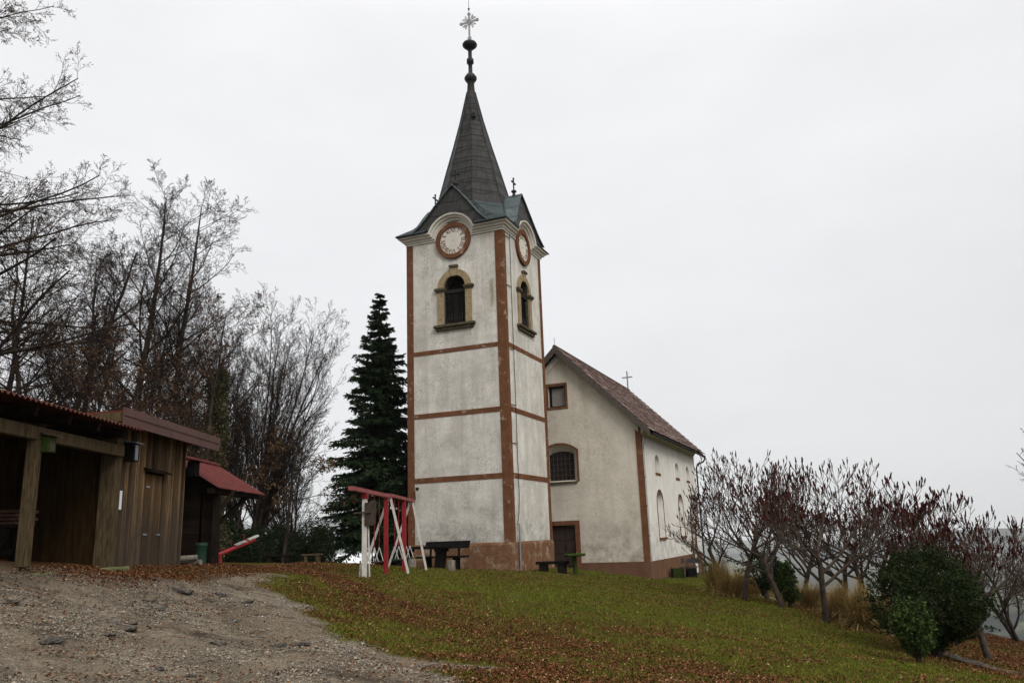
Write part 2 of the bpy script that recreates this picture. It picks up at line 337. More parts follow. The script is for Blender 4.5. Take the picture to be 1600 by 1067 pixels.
M['blade'] = island('grass blades', ((0, (.041, .052, .006)), (.5, (.080, .096, .012)), (.85, (.125, .140, .02)), (1, (.21, .16, .045))), .85, .0)
M['leaf'] = island('fallen leaves', ((0, (.042, .018, .009)), (.4, (.088, .036, .017)), (.75, (.14, .058, .027)), (.95, (.22, .115, .055)), (1, (.34, .24, .14))), .9, .0)
M['pebble'] = island('gravel stones', ((0, (.06, .049, .038)), (.35, (.145, .122, .094)), (.75, (.225, .193, .152)), (.97, (.30, .262, .21)), (1, (.42, .38, .32))), .95, .0)
M['slate'] = speck('dark slate', (.034, .033, .031), (.075, .070, .064), 6, .9, (.13, .11, .088), 5, .46, .64, .5, .02, spec=0)
M['pathstone'] = speck('path paving', (.075, .068, .06), (.15, .135, .12), 7, .9, (.04, .033, .026), 5, .45, .62, .4, spec=0)
M['redtile'] = island('old red tiles', ((0, (.2, .05, .03)), (.5, (.32, .09, .055)), (.8, (.42, .16, .11)), (1, (.62, .5, .44))), .8)
M['glass'] = speck('dark glass', (.012, .013, .014), (.02, .021, .022), 3, .12, None, bmp=0, spec=.5)
M['fog'] = speck('valley fog', (.70, .71, .72), (.76, .77, .78), .004, 1, None, bmp=0, spec=0)

# ------------------------------------------------------------------ terrain
CH = Matrix.Translation((-.25, 33, 0)) @ Matrix.Rotation(R(-21.996), 4, 'Z')   # church frame: x right along the front, y back, origin at the near tower corner
def chw(x, y, z=0): return np.array(CH @ Vector((x, y, z)))
CP = [(0, 0, -1.6), (-4, 0, -1.45), (4, 0, -1.95), (0, -6, -1.8), (-9, 2, -1.15), (8, 3, -2.3)]
for px, py, d in [(0, 1067, 7.6), (400, 1067, 8), (800, 1067, 9), (1200, 1067, 10.5), (1590, 1064, 12.6), (20, 893, 11.6), (178, 888, 14.9), (285, 886, 18), (337, 882, 19.5), (200, 960, 11), (200, 1005, 9.4), (0, 960, 9.6),
                  (450, 890, 24), (520, 880, 29.5), (380, 884, 27), (565, 903, 23.2), (628, 898, 25), (658, 893, 27.8), (800, 960, 16.5), (600, 960, 15), (420, 960, 13.2), (1000, 960, 18), (1000, 1005, 14), (1200, 1000, 15.5), (1162, 938, 26), (1222, 948, 24),
                  (1290, 972, 21.5), (1425, 1036, 15.5), (1545, 1031, 18.5), (1598, 1036, 19.5), (1375, 975, 22.5), (900, 920, 24), (720, 915, 22.5)]:
    CP.append(tuple(at(px, py, d)))
for x, y, z in [(-4.7, -.1, -1.12), (0, -.1, -1.32), (.3, 4.6, -1.42), (.6, 6.1, -1.55), (4.05, 6.1, -2.05), (4.3, 12, -2.3), (4.3, 20, -2.4), (-4, 19, -1.8), (8, 14, -2.7), (-8, 3, -1.2)]:
    q = chw(x, y); CP.append((q[0], q[1], z))
CP += [(-14, 16, .1), (-14, 26, -.1), (-12, 35, -.75), (-6, 36, -1.0), (14, 30, -3.6), (14, 45, -4), (-14, 8, -.5)]
CP = np.array(CP)
def _tps(r2): return np.where(r2 > 1e-9, r2*np.log(np.maximum(r2, 1e-9)), 0)
_n = len(CP); _A = np.zeros((_n+3, _n+3)); _d = ((CP[:, None, :2]-CP[None, :, :2])**2).sum(2)
_A[:_n, :_n] = _tps(_d)+np.eye(_n)*4.; _A[:_n, _n] = 1; _A[:_n, _n+1:] = CP[:, :2]; _A[_n, :_n] = 1; _A[_n+1:, :_n] = CP[:, :2].T
_W = np.linalg.solve(_A, np.concatenate([CP[:, 2], [0, 0, 0]]))
def vnoise(x, y, s, seed=0):             # smooth value noise
    x = np.asarray(x)/s; y = np.asarray(y)/s; xi = np.floor(x).astype(np.int64); yi = np.floor(y).astype(np.int64); fx = x-xi; fy = y-yi
    fx = fx*fx*(3-2*fx); fy = fy*fy*(3-2*fy)
    def h(a, b):
        k = (a*374761393+b*668265263+seed*974634777) & 0xffffffff; k = ((k ^ (k >> 13))*1274126177) & 0xffffffff
        return ((k ^ (k >> 16)) & 0xffff)/65535.
    return (h(xi, yi)*(1-fx)+h(xi+1, yi)*fx)*(1-fy)+(h(xi, yi+1)*(1-fx)+h(xi+1, yi+1)*fx)*fy
def sstep(a, b, x): t = np.clip((x-a)/(b-a), 0, 1); return t*t*(3-2*t)
def gz(x, y, rough=True):
    x = np.atleast_1d(np.asarray(x, float)); y = np.atleast_1d(np.asarray(y, float))
    cx = np.clip(x, -15, 13); cy = np.clip(y, -5, 54)
    z = _W[_n]+_W[_n+1]*cx+_W[_n+2]*cy
    for i in range(_n): z = z+_W[i]*_tps((cx-CP[i, 0])**2+(cy-CP[i, 1])**2)
    yb = 37.5+17*sstep(-6, 0, x)
    s = np.hypot(np.maximum(0, x-12.2), np.maximum(0, y-yb)); s = np.maximum(s, np.maximum(0, -22-x)*.8)
    s = np.maximum(s, np.maximum(0, -12-y)*.3)
    fall = np.where(s < 8, s*s/8*.28, s*.56-2.24)
    zz = z-fall
    far = np.hypot(x, y)
    floor = -150+30*(vnoise(x, y, 420, 3)-.5)+14*(vnoise(x, y, 130, 4)-.5)
    zz = np.where(zz < floor+20, floor+20*np.exp(np.minimum(0, (zz-floor-20)/20)), zz)
    return zz
def spot(px, py):                        # where a line of sight meets the ground
    q = ray(px, py); t = np.linspace(4, 60, 1500); P = q[None]*(t/q[1])[:, None]
    k = np.argmax(P[:, 2] < gz(P[:, 0], P[:, 1])); return P[k]
def g1(x, y): return float(gz(x, y)[0])
# masks: the gravel track and the leaf drifts
edge_px = [(525, 878), (470, 886), (432, 895), (415, 906), (428, 925), (478, 955), (540, 990), (600, 1020), (680, 1050), (745, 1067)]
EDGE = np.array([spot(*p)[:2] for p in edge_px])
EDGE = np.vstack([[EDGE[0]+[1., 6]], EDGE, [[1.2, 6.0], [2.5, 3.0], [4, -1]]])
def edge_x(y): o = np.argsort(EDGE[:, 1]); return np.interp(y, EDGE[o, 1], EDGE[o, 0])
def gravel(x, y):                         # 1 on the gravel, 0 on grass
    x = np.asarray(x); y = np.asarray(y)
    wob = (vnoise(x, y, .9, 7)-.5)*.7+(vnoise(x, y, .25, 8)-.5)*.25
    g = 1-sstep(-.18, .25, x-edge_x(y)+wob)
    lim = -6.4+1.6*sstep(15, 24, y)+.9*sstep(22, 28, y)      # the yard in front of the sheds is leaf litter
    lit = sstep(-.5, .4, x-lim+wob)
    front = sstep(14.2, 12.6, y+.0*x)                        # nearer, the track fills everything to the left
    return g*np.maximum(lit, front)
def leafden(x, y):
    x = np.asarray(x); y = np.asarray(y); n = vnoise(x, y, 1.3, 11)*.38+vnoise(x, y, .4, 12)*.32+vnoise(x, y, 3.1, 13)*.3; off = x-edge_x(y)
    d = .13*sstep(.2, .75, n)+.15*sstep(.4, .7, n)*sstep(24, 13, y)+((.12+.30*sstep(.25, .65, n))*sstep(22, 12, y)*sstep(8.5, 2., off))+.30*sstep(.3, .65, n)*sstep(3., 1., off)*sstep(26, 20, y)
    d = np.maximum(d, (1-sstep(.1, 1.6, np.abs(off-.55)))*sstep(18, 11, y)*.62*sstep(.15, .6, n))       # along the track edge, near
    d = np.maximum(d, np.exp(-((off-1.6)/2.2)**2)*sstep(14, 9.5, y)*.42*sstep(.2, .6, n))
    A = spot(480, 893)[:2]; B = spot(560, 925)[:2]; C_ = spot(690, 962)[:2]
    dist = 9+0*x
    for P, Q, w0, w1 in ((A, B, .55, .62), (B, C_, .62, .25)):
        v = Q-P; t = np.clip(((x-P[0])*v[0]+(y-P[1])*v[1])/(v@v), 0, 1)
        dist = np.minimum(dist, np.hypot(x-P[0]-t*v[0], y-P[1]-t*v[1])/(w0+(w1-w0)*t))
    d = np.maximum(d, (1-sstep(.35, 1.15, dist))*sstep(.12, .42, n))
    d = np.maximum(d, .3*(1-sstep(1., 3.5, dist))*sstep(.3, .65, n))
    g = gravel(x, y)
    d = d*(1-g*.93)
    shed = (1-sstep(-6.3, -5.4, x+.6*(n-.5)))*sstep(11.5, 13.2, y)*sstep(31, 26, y)                     # drift before the sheds
    d = np.maximum(d, shed*.95*sstep(.05, .3, n))
    back = sstep(19, 23, y)*(1-sstep(-5.2, -4.4, x))*.55*sstep(.2, .5, n)*(1-g); d = np.maximum(d, back)
    d = np.maximum(d, .75*sstep(9.6, 10.6, x)*sstep(.1, .5, n)); rb = sstep(6.5, 8.5, x)*sstep(9, 13, y)*sstep(30, 24, y)*.45*sstep(.25, .6, n); d = np.maximum(d, rb)
    return np.clip(d, 0, 1)
def dirt(x, y):                           # bare soil trodden round walls and under seats, coloured dark as contact shade too
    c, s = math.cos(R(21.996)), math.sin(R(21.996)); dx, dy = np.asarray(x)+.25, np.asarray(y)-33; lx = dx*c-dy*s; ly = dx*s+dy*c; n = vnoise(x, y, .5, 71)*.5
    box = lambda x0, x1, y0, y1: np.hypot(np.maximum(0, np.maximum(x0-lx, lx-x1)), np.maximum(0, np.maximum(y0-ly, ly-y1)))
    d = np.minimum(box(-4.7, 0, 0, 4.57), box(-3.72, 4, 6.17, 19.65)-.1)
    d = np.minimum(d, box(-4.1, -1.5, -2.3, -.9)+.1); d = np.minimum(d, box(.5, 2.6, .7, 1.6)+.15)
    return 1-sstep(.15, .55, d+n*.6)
def axis(lo, hi, step, far, gr=1.13):
    a = list(np.arange(lo, hi+1e-6, step)); s = step; x = hi
    while x < far: s *= gr; x += s; a.append(x)
    s = step; x = lo
    while x > -far: s *= gr; x -= s; a.insert(0, x)
    return np.array(a)
gx = axis(-13, 13, .13, 9500); gy = axis(4.5, 38, .13, 9500)
GX, GY = np.meshgrid(gx, gy); X = GX.ravel(); Y = GY.ravel()
Z = gz(X, Y)
near = (np.abs(X) < 24) & (Y > 0) & (Y < 45)
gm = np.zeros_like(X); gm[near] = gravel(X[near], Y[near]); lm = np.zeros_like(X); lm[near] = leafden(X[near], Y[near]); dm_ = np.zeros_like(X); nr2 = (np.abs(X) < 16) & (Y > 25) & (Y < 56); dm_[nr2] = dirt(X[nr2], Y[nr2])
ru = lambda o_: np.exp(-((X-edge_x(Y)+o_+.25*np.sin(Y*.6))/.22)**2)
rut = np.where(near, (ru(1.3)+ru(2.75)+.7*ru(4.4))*gm, 0); Z -= rut*.035
Z += near*(gm*((vnoise(X, Y, .7, 21)-.5)*.10+(vnoise(X, Y, .22, 22)-.5)*.05+(vnoise(X+Y*.6, Y, 1.9, 23)-.5)*.12)+(1-gm)*((vnoise(X, Y, .5, 24)-.5)*.05))
wood = sstep(60, 200, np.hypot(X, Y))
Z += wood*(vnoise(X, Y, 26, 31)*11+vnoise(X, Y, 9, 32)*5)        # tree tops of the wooded valley
r_, c_ = GX.shape; idx = np.arange(r_*c_).reshape(r_, c_)
Fq = np.stack([idx[:-1, :-1], idx[:-1, 1:], idx[1:, 1:], idx[1:, :-1]], -1).reshape(-1, 4)
gme = np_mesh('ground', np.stack([X, Y, Z], 1), Fq, True)
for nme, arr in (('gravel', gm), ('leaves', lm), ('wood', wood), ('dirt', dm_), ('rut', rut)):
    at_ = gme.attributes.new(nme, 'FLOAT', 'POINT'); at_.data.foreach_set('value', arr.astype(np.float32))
m, n, b = new_mat('ground', .95, 0, 0); v = pos(n)
A_ = lambda s: nd(n, 'ShaderNodeAttribute', attribute_name=s).outputs['Fac']
soil = mix(n, noise(n, v, 2.2, 6), (.044, .048, .008), (.085, .088, .012))
soil = mix(n, noise(n, v, 25, 4, .6, .4, .7), soil, (.045, .036, .016))
grav = mix(n, noise(n, v, 1.1, 7, .65, .32, .66), (.078, .063, .047), (.21, .175, .132))
vor = nd(n, 'ShaderNodeTexVoronoi', Scale=48.); n.links.new(v, vor.inputs['Vector']); hs = nd(n, 'ShaderNodeSeparateColor'); n.links.new(vor.outputs['Color'], hs.inputs[0])
grav = mix(n, hs.outputs[0], mix(n, .5, grav, (.06, .047, .027)), mix(n, .55, grav, (.24, .20, .155)))
grav = mix(n, math_(n, 'MULTIPLY', noise(n, pos(n, (.7, 1.7, 1)), 1.3, 8, .72, .50, .66), .85), grav, (.034, .028, .024))
grav = mix(n, math_(n, 'MULTIPLY', noise(n, v, .55, 6, .6, .52, .7), .5), grav, (.10, .065, .04))
grav = mix(n, math_(n, 'MULTIPLY', A_('rut'), math_(n, 'MULTIPLY', noise(n, v, 1.6, 6, .65, .3, .6), .55)), grav, (.06, .048, .037))
litter = mix(n, noise(n, v, 16, 5), (.05, .024, .014), (.12, .055, .028))
c = mix(n, A_('gravel'), soil, grav); c = mix(n, math_(n, 'MULTIPLY', A_('leaves'), .8), c, litter)
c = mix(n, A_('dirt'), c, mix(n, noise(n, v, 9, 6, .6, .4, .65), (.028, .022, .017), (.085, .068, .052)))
forest = mix(n, noise(n, v, .03, 8), (.022, .028, .02), (.055, .052, .034)); forest = mix(n, noise(n, v, .0035, 4, .5, .56, .6), forest, (.10, .12, .05))
c = mix(n, A_('wood'), c, forest); n.links.new(c, b.inputs['Base Color'])
bump(n, b, math_(n, 'ADD', noise(n, v, 30, 5), math_(n, 'MULTIPLY', vor.outputs['Distance'], -1.5)), .6, .02)
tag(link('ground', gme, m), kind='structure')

# far hills and the fog lying in the valley
def ridge(name, x0, x1, y, h, seed, depth, base=-170, n_=220, mat_=None):
    V = []; prof = np.linspace(-1, 1, 21); xs = np.linspace(x0, x1, n_); env = np.sin(np.linspace(.02, math.pi-.02, n_))**.6; W_ = x1-x0
    fr = lambda x, y: .5*vnoise(x, y, W_/6, seed)+.28*vnoise(x, y, W_/15, seed+1)+.14*vnoise(x, y, W_/36, seed+2)+.08*vnoise(x, y, W_/90, seed+3)
    for i, xx in enumerate(xs):
        for p in prof:
            yy = y+p*depth; q = float(fr(np.array([xx]), np.array([yy*1.7]))[0]); V.append((xx, yy, base+(h-base)*(.45+1.0*q)*(1-abs(p)**1.6)*env[i]))
    k = len(prof); Fh = [[i*k+j, (i+1)*k+j, (i+1)*k+j+1, i*k+j+1] for i in range(n_-1) for j in range(k-1)]
    return tag(link(name, np_mesh(name, V, Fh, True), mat_), kind='structure')
HM = speck('wooded hills', (.012, .019, .019), (.042, .048, .042), .025, .95, (.13, .14, .08), .004, .56, .62, 0, spec=0)
ridge('hill', -9000, 1600, 6800, 250, 3, 900, mat_=HM)
ridge('hill', 600, 4600, 1900, -62, 14, 600, mat_=HM)
ridge('hill', 700, 8500, 4200, -22, 17, 900, mat_=HM)
ridge('hill', 60, 1700, 720, -95, 23, 230, mat_=HM)
ridge('hill', 470, 3200, 980, 10, 37, 260, mat_=HM)
fx = np.linspace(-4500, -80, 90); fy = np.linspace(900, 6000, 90); FX, FY = np.meshgrid(fx, fy)
FZ = -95+22*vnoise(FX, FY, 600, 41)+8*vnoise(FX, FY, 170, 42)-60*sstep(-700, -80, FX)-60*sstep(1500, 900, FY)
ii = np.arange(8100).reshape(90, 90); Fq = np.stack([ii[:-1, :-1], ii[:-1, 1:], ii[1:, 1:], ii[1:, :-1]], -1).reshape(-1, 4)
tag(link('valley_fog', np_mesh('valley_fog', np.stack([FX.ravel(), FY.ravel(), FZ.ravel()], 1), Fq, True), M['fog']), 'bright white fog lying in the valley beyond the hilltop', 'fog', kind='stuff')

# ------------------------------------------------------------------ bell tower
TW, TD = 4.70, 4.57; TX0, TX1, TY0, TY1 = -TW, 0., 0., TD; CX, CY = -TW/2, TD/2
tower = empty('bell_tower', chw(CX, CY, -1.4), 'tall white plastered bell tower with brown corner strips and dark pointed spire', 'tower')
faces = {'front': (lambda a, h, d: (CX+a, TY0+d, h), TW/2), 'right': (lambda a, h, d: (TX1-d, CY+a, h), TD/2),
         'back': (lambda a, h, d: (CX-a, TY1-d, h), TW/2), 'left': (lambda a, h, d: (TX0+d, CY-a, h), TD/2)}   # a along the face, d inward
WIN = arch(-.52, .52, 9.04, 10.72, .52); ZT = 13.45; ZB = -2.2
wb = MB(CH)
for k, (f3, hw) in faces.items():
    hole = [WIN] if k in ('front', 'right') else []
    wb.sheet([(-hw, ZB), (hw, ZB), (hw, ZT), (-hw, ZT)], hole, f3)
wb.build('wall', M['plaster'], tower)
# plinth with a sloping top, pilasters round the corners, string bands
pb = MB(CH); e = .06
for x0, x1, y0, y1 in ((TX0-e, TX1+e, TY0-e, TY0), (TX0-e, TX1+e, TY1, TY1+e), (TX0-e, TX0, TY0, TY1), (TX1, TX1+e, TY0, TY1)): pb.box(x0, x1, y0, y1, ZB, -.30)
for k, (f3, hw) in faces.items():
    pb.add([f3(-hw-e, -.30, -e), f3(hw+e, -.30, -e), f3(hw+.02, -.20, -.02), f3(-hw-.02, -.20, -.02)], [[0, 1, 2, 3]])
pb.build('plinth', M['brown_worn'], tower)
pe = .03
for sx, sy in ((0, 0), (1, 0), (0, 1), (1, 1)):
    p = MB(CH); xc = (TX0, TX1)[sx]; yc = (TY0, TY1)[sy]; wx = (.29, .36)[sx]*(1, -1)[sx]; wy = .25*(1, -1)[sy]; ox = (-pe, pe)[sx]; oy = (-pe, pe)[sy]
    p.box(xc+ox, xc+wx, yc+oy, yc, -.2, 12.97); p.box(xc+ox, xc, yc, yc+wy, -.2, 12.97); p.build('pilaster', M['brown'], tower)
for z0, z1 in ((7.81, 8.0), (5.04, 5.25), (2.31, 2.53)):
    p = MB(CH)
    for k, (f3, hw) in faces.items():
        L_ = [f3(-hw+.28, z0, -.018), f3(hw-.28, z1, .0)]
        p.box(L_[0][0], L_[1][0], L_[0][1], L_[1][1], z0, z1)
    p.build('string_band', M['brown'], tower)
# cornice arching over the clocks
CZ = 12.86; RB = .86; ZC = 12.97
prof = [(0, 0), (.05, .0), (.05, .06), (.10, .09), (.12, .15), (.20, .19), (.22, .25), (.31, .29), (.33, .36), (.0, .36)]   # (off, n)
cb = MB(CH)
for k, (f3, hw) in faces.items():
    rows = []
    for off, n_ in prof:
        dz = ZC-CZ+n_; r0 = RB+n_; xj = math.sqrt(r0*r0-dz*dz); a0 = math.asin(dz/r0)
        row = [(-hw-off, ZC+n_), (-hw*.75, ZC+n_)]
        for q in range(21): a = math.pi-a0-(math.pi-2*a0)*q/20; row.append((r0*math.cos(a), CZ+r0*math.sin(a)))
        row += [(hw*.75, ZC+n_), (hw+off, ZC+n_)]; rows.append([f3(x, z, -off) for x, z in row])
    L_ = len(rows[0]); P = [p for r in rows for p in r]
    cb.add(P, [[i*L_+j, i*L_+j+1, (i+1)*L_+j+1, (i+1)*L_+j] for i in range(len(rows)-1) for j in range(L_-1)])
cb.build('cornice', M['cornice'], tower)
# clocks
def numeral(s, h=.185):
    wd = {'I': .34, 'V': .72, 'X': .72}; x = -sum(wd[c] for c in s)/2*h; out_ = []
    for c in s:
        w_ = wd[c]*h; m_ = x+w_/2
        if c == 'I': out_.append(((m_, -h/2), (m_, h/2), .027)); out_ += [((m_-.03, -h/2), (m_+.03, -h/2), .014), ((m_-.03, h/2), (m_+.03, h/2), .014)]
        if c == 'V': out_ += [((m_-.3*h, h/2), (m_, -h/2), .036), ((m_+.3*h, h/2), (m_, -h/2), .015)]
        if c == 'X': out_ += [((m_-.3*h, h/2), (m_+.3*h, -h/2), .036), ((m_+.3*h, h/2), (m_-.3*h, -h/2), .015)]
        x += w_
    return out_
circ = lambda r, n=48: [(r*math.cos(2*math.pi*i/n), CZ+r*math.sin(2*math.pi*i/n)) for i in range(n)]
for k in ('front', 'right'):
    f3, hw = faces[k]
    dial = MB(CH).prism(circ(.66), f3, -.05, .0).build('clock', M['cornice'], tower)
    dial['label'] = {'front': 'white clock dial facing the camera, without hands', 'right': 'white clock dial on the narrow right face, without hands'}[k]
    MB(CH).ring(circ(.84), circ(.64), f3, -.12, .0).build('clock_ring', M['brown'], dial)
    MB(CH).prism([(.02*math.cos(i), CZ+.02*math.sin(i)) for i in range(6)], f3, -.07, -.05).build('spindle', M['dark'], dial)
    for i, s in enumerate(('XII', 'I', 'II', 'III', 'IIII', 'V', 'VI', 'VII', 'VIII', 'IX', 'X', 'XI')):
        a = -2*math.pi*i/12; nb = MB(CH); ca, sa = math.cos(a), math.sin(a)
        for (x0, y0), (x1, y1), t in numeral(s):
            q = [(x*ca-(y+.50)*sa, CZ+x*sa+(y+.50)*ca) for x, y in ((x0, y0), (x1, y1))]
            dx, dy = q[1][0]-q[0][0], q[1][1]-q[0][1]; l = math.hypot(dx, dy); px_, py_ = -dy/l*t/2, dx/l*t/2
            nb.prism([(q[0][0]+px_, q[0][1]+py_), (q[1][0]+px_, q[1][1]+py_), (q[1][0]-px_, q[1][1]-py_), (q[0][0]-px_, q[0][1]-py_)], f3, -.056, -.049)
        nb.build('numeral', M['brown'], dial)
# belfry windows
for k in ('front', 'right'):
    f3, hw = faces[k]
    fr = MB(CH); n_ = 14
    outer = [(.82*math.cos(math.pi*i/n_), 10.72+.80*math.sin(math.pi*i/n_)) for i in range(n_+1)]; inner = [(.53*math.cos(math.pi*i/n_), 10.72+.53*math.sin(math.pi*i/n_)) for i in range(n_+1)]
    fr.ring(outer, inner, f3, -.07, .02, closed=False)
    for s in (-1, 1):
        a, b_ = sorted((s*.53, s*.82)); fr.prism([(a, 9.02), (b_, 9.02), (b_, 10.55), (a, 10.55)], f3, -.07, .02)
    fr.reveal(WIN, WIN, f3, -.0, .55, 1)  # darker stone than the frame: recess shade put into the colour
    win = fr.build('belfry_window', [M['stone'], M['stone_dark']], tower)
    for s in (-1, 1):
        cap = MB(CH); a, b_ = sorted((s*.47, s*.94)); cap.prism([(a, 10.62), (b_, 10.62), (b_, 10.72), (a, 10.72)], f3, -.15, .02)
        a, b_ = sorted((s*.50, s*.89)); cap.prism([(a, 10.55), (b_, 10.55), (b_, 10.62), (a, 10.62)], f3, -.11, .02); cap.build('impost', M['stone_dark'], win)
    MB(CH).prism([(-.13, 11.20), (.13, 11.20), (.16, 11.60), (-.16, 11.60)], f3, -.11, .02).prism([(-.2, 11.60), (.2, 11.60), (.2, 11.70), (-.2, 11.70)], f3, -.16, .02, 1).build('keystone', [M['stone'], M['stone_dark']], win)
    MB(CH).prism([(-.98, 8.93), (.98, 8.93), (.98, 9.03), (-.98, 9.03)], f3, -.2, .02).prism([(-.9, 8.80), (.9, 8.80), (.9, 8.93), (-.9, 8.93)], f3, -.12, .02).build('sill', M['stone_dark'], win)
    sh = MB(CH)
    for s in (-1, 1):
        a, b_ = sorted((s*.02, s*.50))
        for x0 in (a, b_-.05): sh.prism([(x0, 9.05), (x0+.05, 9.05), (x0+.05, 10.5), (x0, 10.5)], f3, .12, .18)
        for q in range(17):
            z0 = 9.50+q*.058; sh.add([f3(a, z0, .10), f3(b_, z0, .10), f3(b_, z0+.05, .18), f3(a, z0+.05, .18), f3(a, z0+.012, .10), f3(b_, z0+.012, .10)], [[0, 1, 2, 3], [4, 5, 2, 3], [0, 1, 5, 4]])
    for q in range(8): x0 = -.46+q*.125; sh.prism([(x0, 9.06), (x0+.045, 9.06), (x0+.045, 9.52), (x0, 9.52)], f3, .05, .09)
    sh.prism([(-.5, 9.3), (.5, 9.3), (.5, 9.34), (-.5, 9.34)], f3, .06, .10)
    sh.prism([(-.56, 10.48), (.56, 10.48), (.56, 10.62), (-.56, 10.62)], f3, .05, .2)
    sh.build('louvre_shutter', M['louvre'], win)
    MB(CH).sheet([(-.8, 8.9), (.8, 8.9), (.8, 11.4), (-.8, 11.4)], [], f3, .55).build('dark_opening', M['black'], win)
# roof: eave, skirt, eight-sided spire
def oct_ring(a, c, z): return [(CX+x, CY+y, z) for x, y in ((-c, -a), (c, -a), (a, -c), (a, c), (c, a), (-c, a), (-a, c), (-a, -c))]
def loft(rings, mb, mi=0):
    P = [p for r in rings for p in r]; return mb.add(P, [[i*8+k, i*8+(k+1) % 8, (i+1)*8+(k+1) % 8, (i+1)*8+k] for i in range(len(rings)-1) for k in range(8)], mi)
t8 = math.tan(math.pi/8)
sk = MB(CH); loft([oct_ring(2.36, 2.05, 13.72), oct_ring(2.04, 1.35, 14.25), oct_ring(1.80, .80, 14.85)], sk)
for k, (f3, hw) in faces.items():                         # the eave stops at each side of the clock gables
    rs = [(2.40, 2.40, 13.30), (2.73, 2.73, 13.34), (2.73, 2.73, 13.38), (2.36, 2.05, 13.72)]
    for s in (-1, 1):
        P = [f3(s*x, z_, (TW/2 if k in ('front', 'back') else TD/2)*0+hw_o-a_) for a_, c_, z_ in rs for x in (c_, 1.19) for hw_o in [(TD if k in ('front', 'back') else TW)/2]]
        sk.add(P, [[2*i, 2*i+1, 2*i+3, 2*i+2] for i in range(3)])
for sx_ in (-1, 1):
    for sy_ in (-1, 1): sk.add([(CX+sx_*2.73, CY+sy_*2.73, 13.38), (CX+sx_*2.36, CY+sy_*2.05, 13.72), (CX+sx_*2.05, CY+sy_*2.36, 13.72)], [[0, 1, 2]]); sk.build('skirt_roof', M['skirt'], tower)
spb = MB(CH); rings = [(1.81, 14.82), (1.50, 15.9), (1.20, 17.1), (.86, 18.4), (.52, 19.8), (.185, 21.42), (.15, 21.9)]
loft([oct_ring(a, a*t8, z) for a, z in rings], spb)
for i in range(len(rings)-2):                             # standing seams on the edges
    A0, A1 = oct_ring(rings[i][0]+.012, (rings[i][0]+.012)*t8, rings[i][1]), oct_ring(rings[i+1][0]+.012, (rings[i+1][0]+.012)*t8, rings[i+1][1])
    for p, q in zip(A0, A1): spb.tube([p, q], .022, 5, caps=False)
z = 15.5
while z < 21.2:                                           # lapped sheets
    a = np.interp(z, [r[1] for r in rings], [r[0] for r in rings]); a2 = np.interp(z+.07, [r[1] for r in rings], [r[0] for r in rings])
    loft([oct_ring(a+.018, (a+.018)*t8, z), oct_ring(a2+.003, (a2+.003)*t8, z+.07)], spb); z += .64
spire = spb.build('spire', M['spire'], tower)
hb = MB(CH)
hb.box(CX+.30, CX+.46, CY-.60, CY-.46, 19.72, 19.95); hb.build('spire_hatch', M['spire'], spire)
fin = MB(CH).lathe([(.19, 21.5), (.165, 21.92), (.23, 22.0), (.31, 22.13), (.31, 22.22), (.2, 22.4), (.105, 22.42), (.10, 23.0), (.175, 23.03), (.175, 23.24), (.10, 23.27), (.095, 23.78), (.2, 23.84), (.36, 24.0), (.375, 24.07), (.33, 24.16), (.16, 24.27), (.05, 24.30)], (CX, CY), 20).build('finial', M['iron'], tower)
cx = MB(CH); y0, y1 = CY-.025, CY+.025; zc = 25.38
cx.box(CX-.045, CX+.045, y0, y1, 24.28, 25.85)
cx.box(CX-.5, CX+.5, y0, y1, zc-.05, zc+.05)
fX = lambda a, h, d: (CX+a, CY+d, h)
for (a, h) in ((-.44, zc), (.44, zc), (0, 25.82)):
    cx.ring([(a+.095*math.cos(q*.5236), h+.085*math.sin(q*.5236)) for q in range(12)], [(a+.05*math.cos(q*.5236), h+.045*math.sin(q*.5236)) for q in range(12)], fX, -.03, .03)
cx.ring([(.17*math.cos(q*.3927), zc+.17*math.sin(q*.3927)) for q in range(16)], [(.12*math.cos(q*.3927), zc+.12*math.sin(q*.3927)) for q in range(16)], fX, -.035, .035)
for q in range(4):
    for da in (-.26, 0, .26):
        a = math.pi/4+q*math.pi/2+da; r1 = .42 if da else .36
        cx.prism([(.2*math.cos(a-.07), zc+.2*math.sin(a-.07)), (r1*math.cos(a-.09), zc+r1*math.sin(a-.09)), (r1*math.cos(a+.09), zc+r1*math.sin(a+.09)), (.2*math.cos(a+.07), zc+.2*math.sin(a+.07))], fX, -.012, .012)
cx.ring([(.11*math.cos(q*.785), 24.45+.1*math.sin(q*.785)) for q in range(8)], [(.06*math.cos(q*.785), 24.45+.055*math.sin(q*.785)) for q in range(8)], fX, -.02, .02)
cx.build('cross', M['steel'], fin)
MB(CH).tube([(CX, CY, 25.85), (CX, CY, 26.05), (CX, CY, 27.3)], [.018, .014, .008], 6).lathe([(.01, 26.06), (.05, 26.1), (.05, 26.16), (.01, 26.2)], (CX, CY), 10).build('lightning_rod', M['iron'], fin)
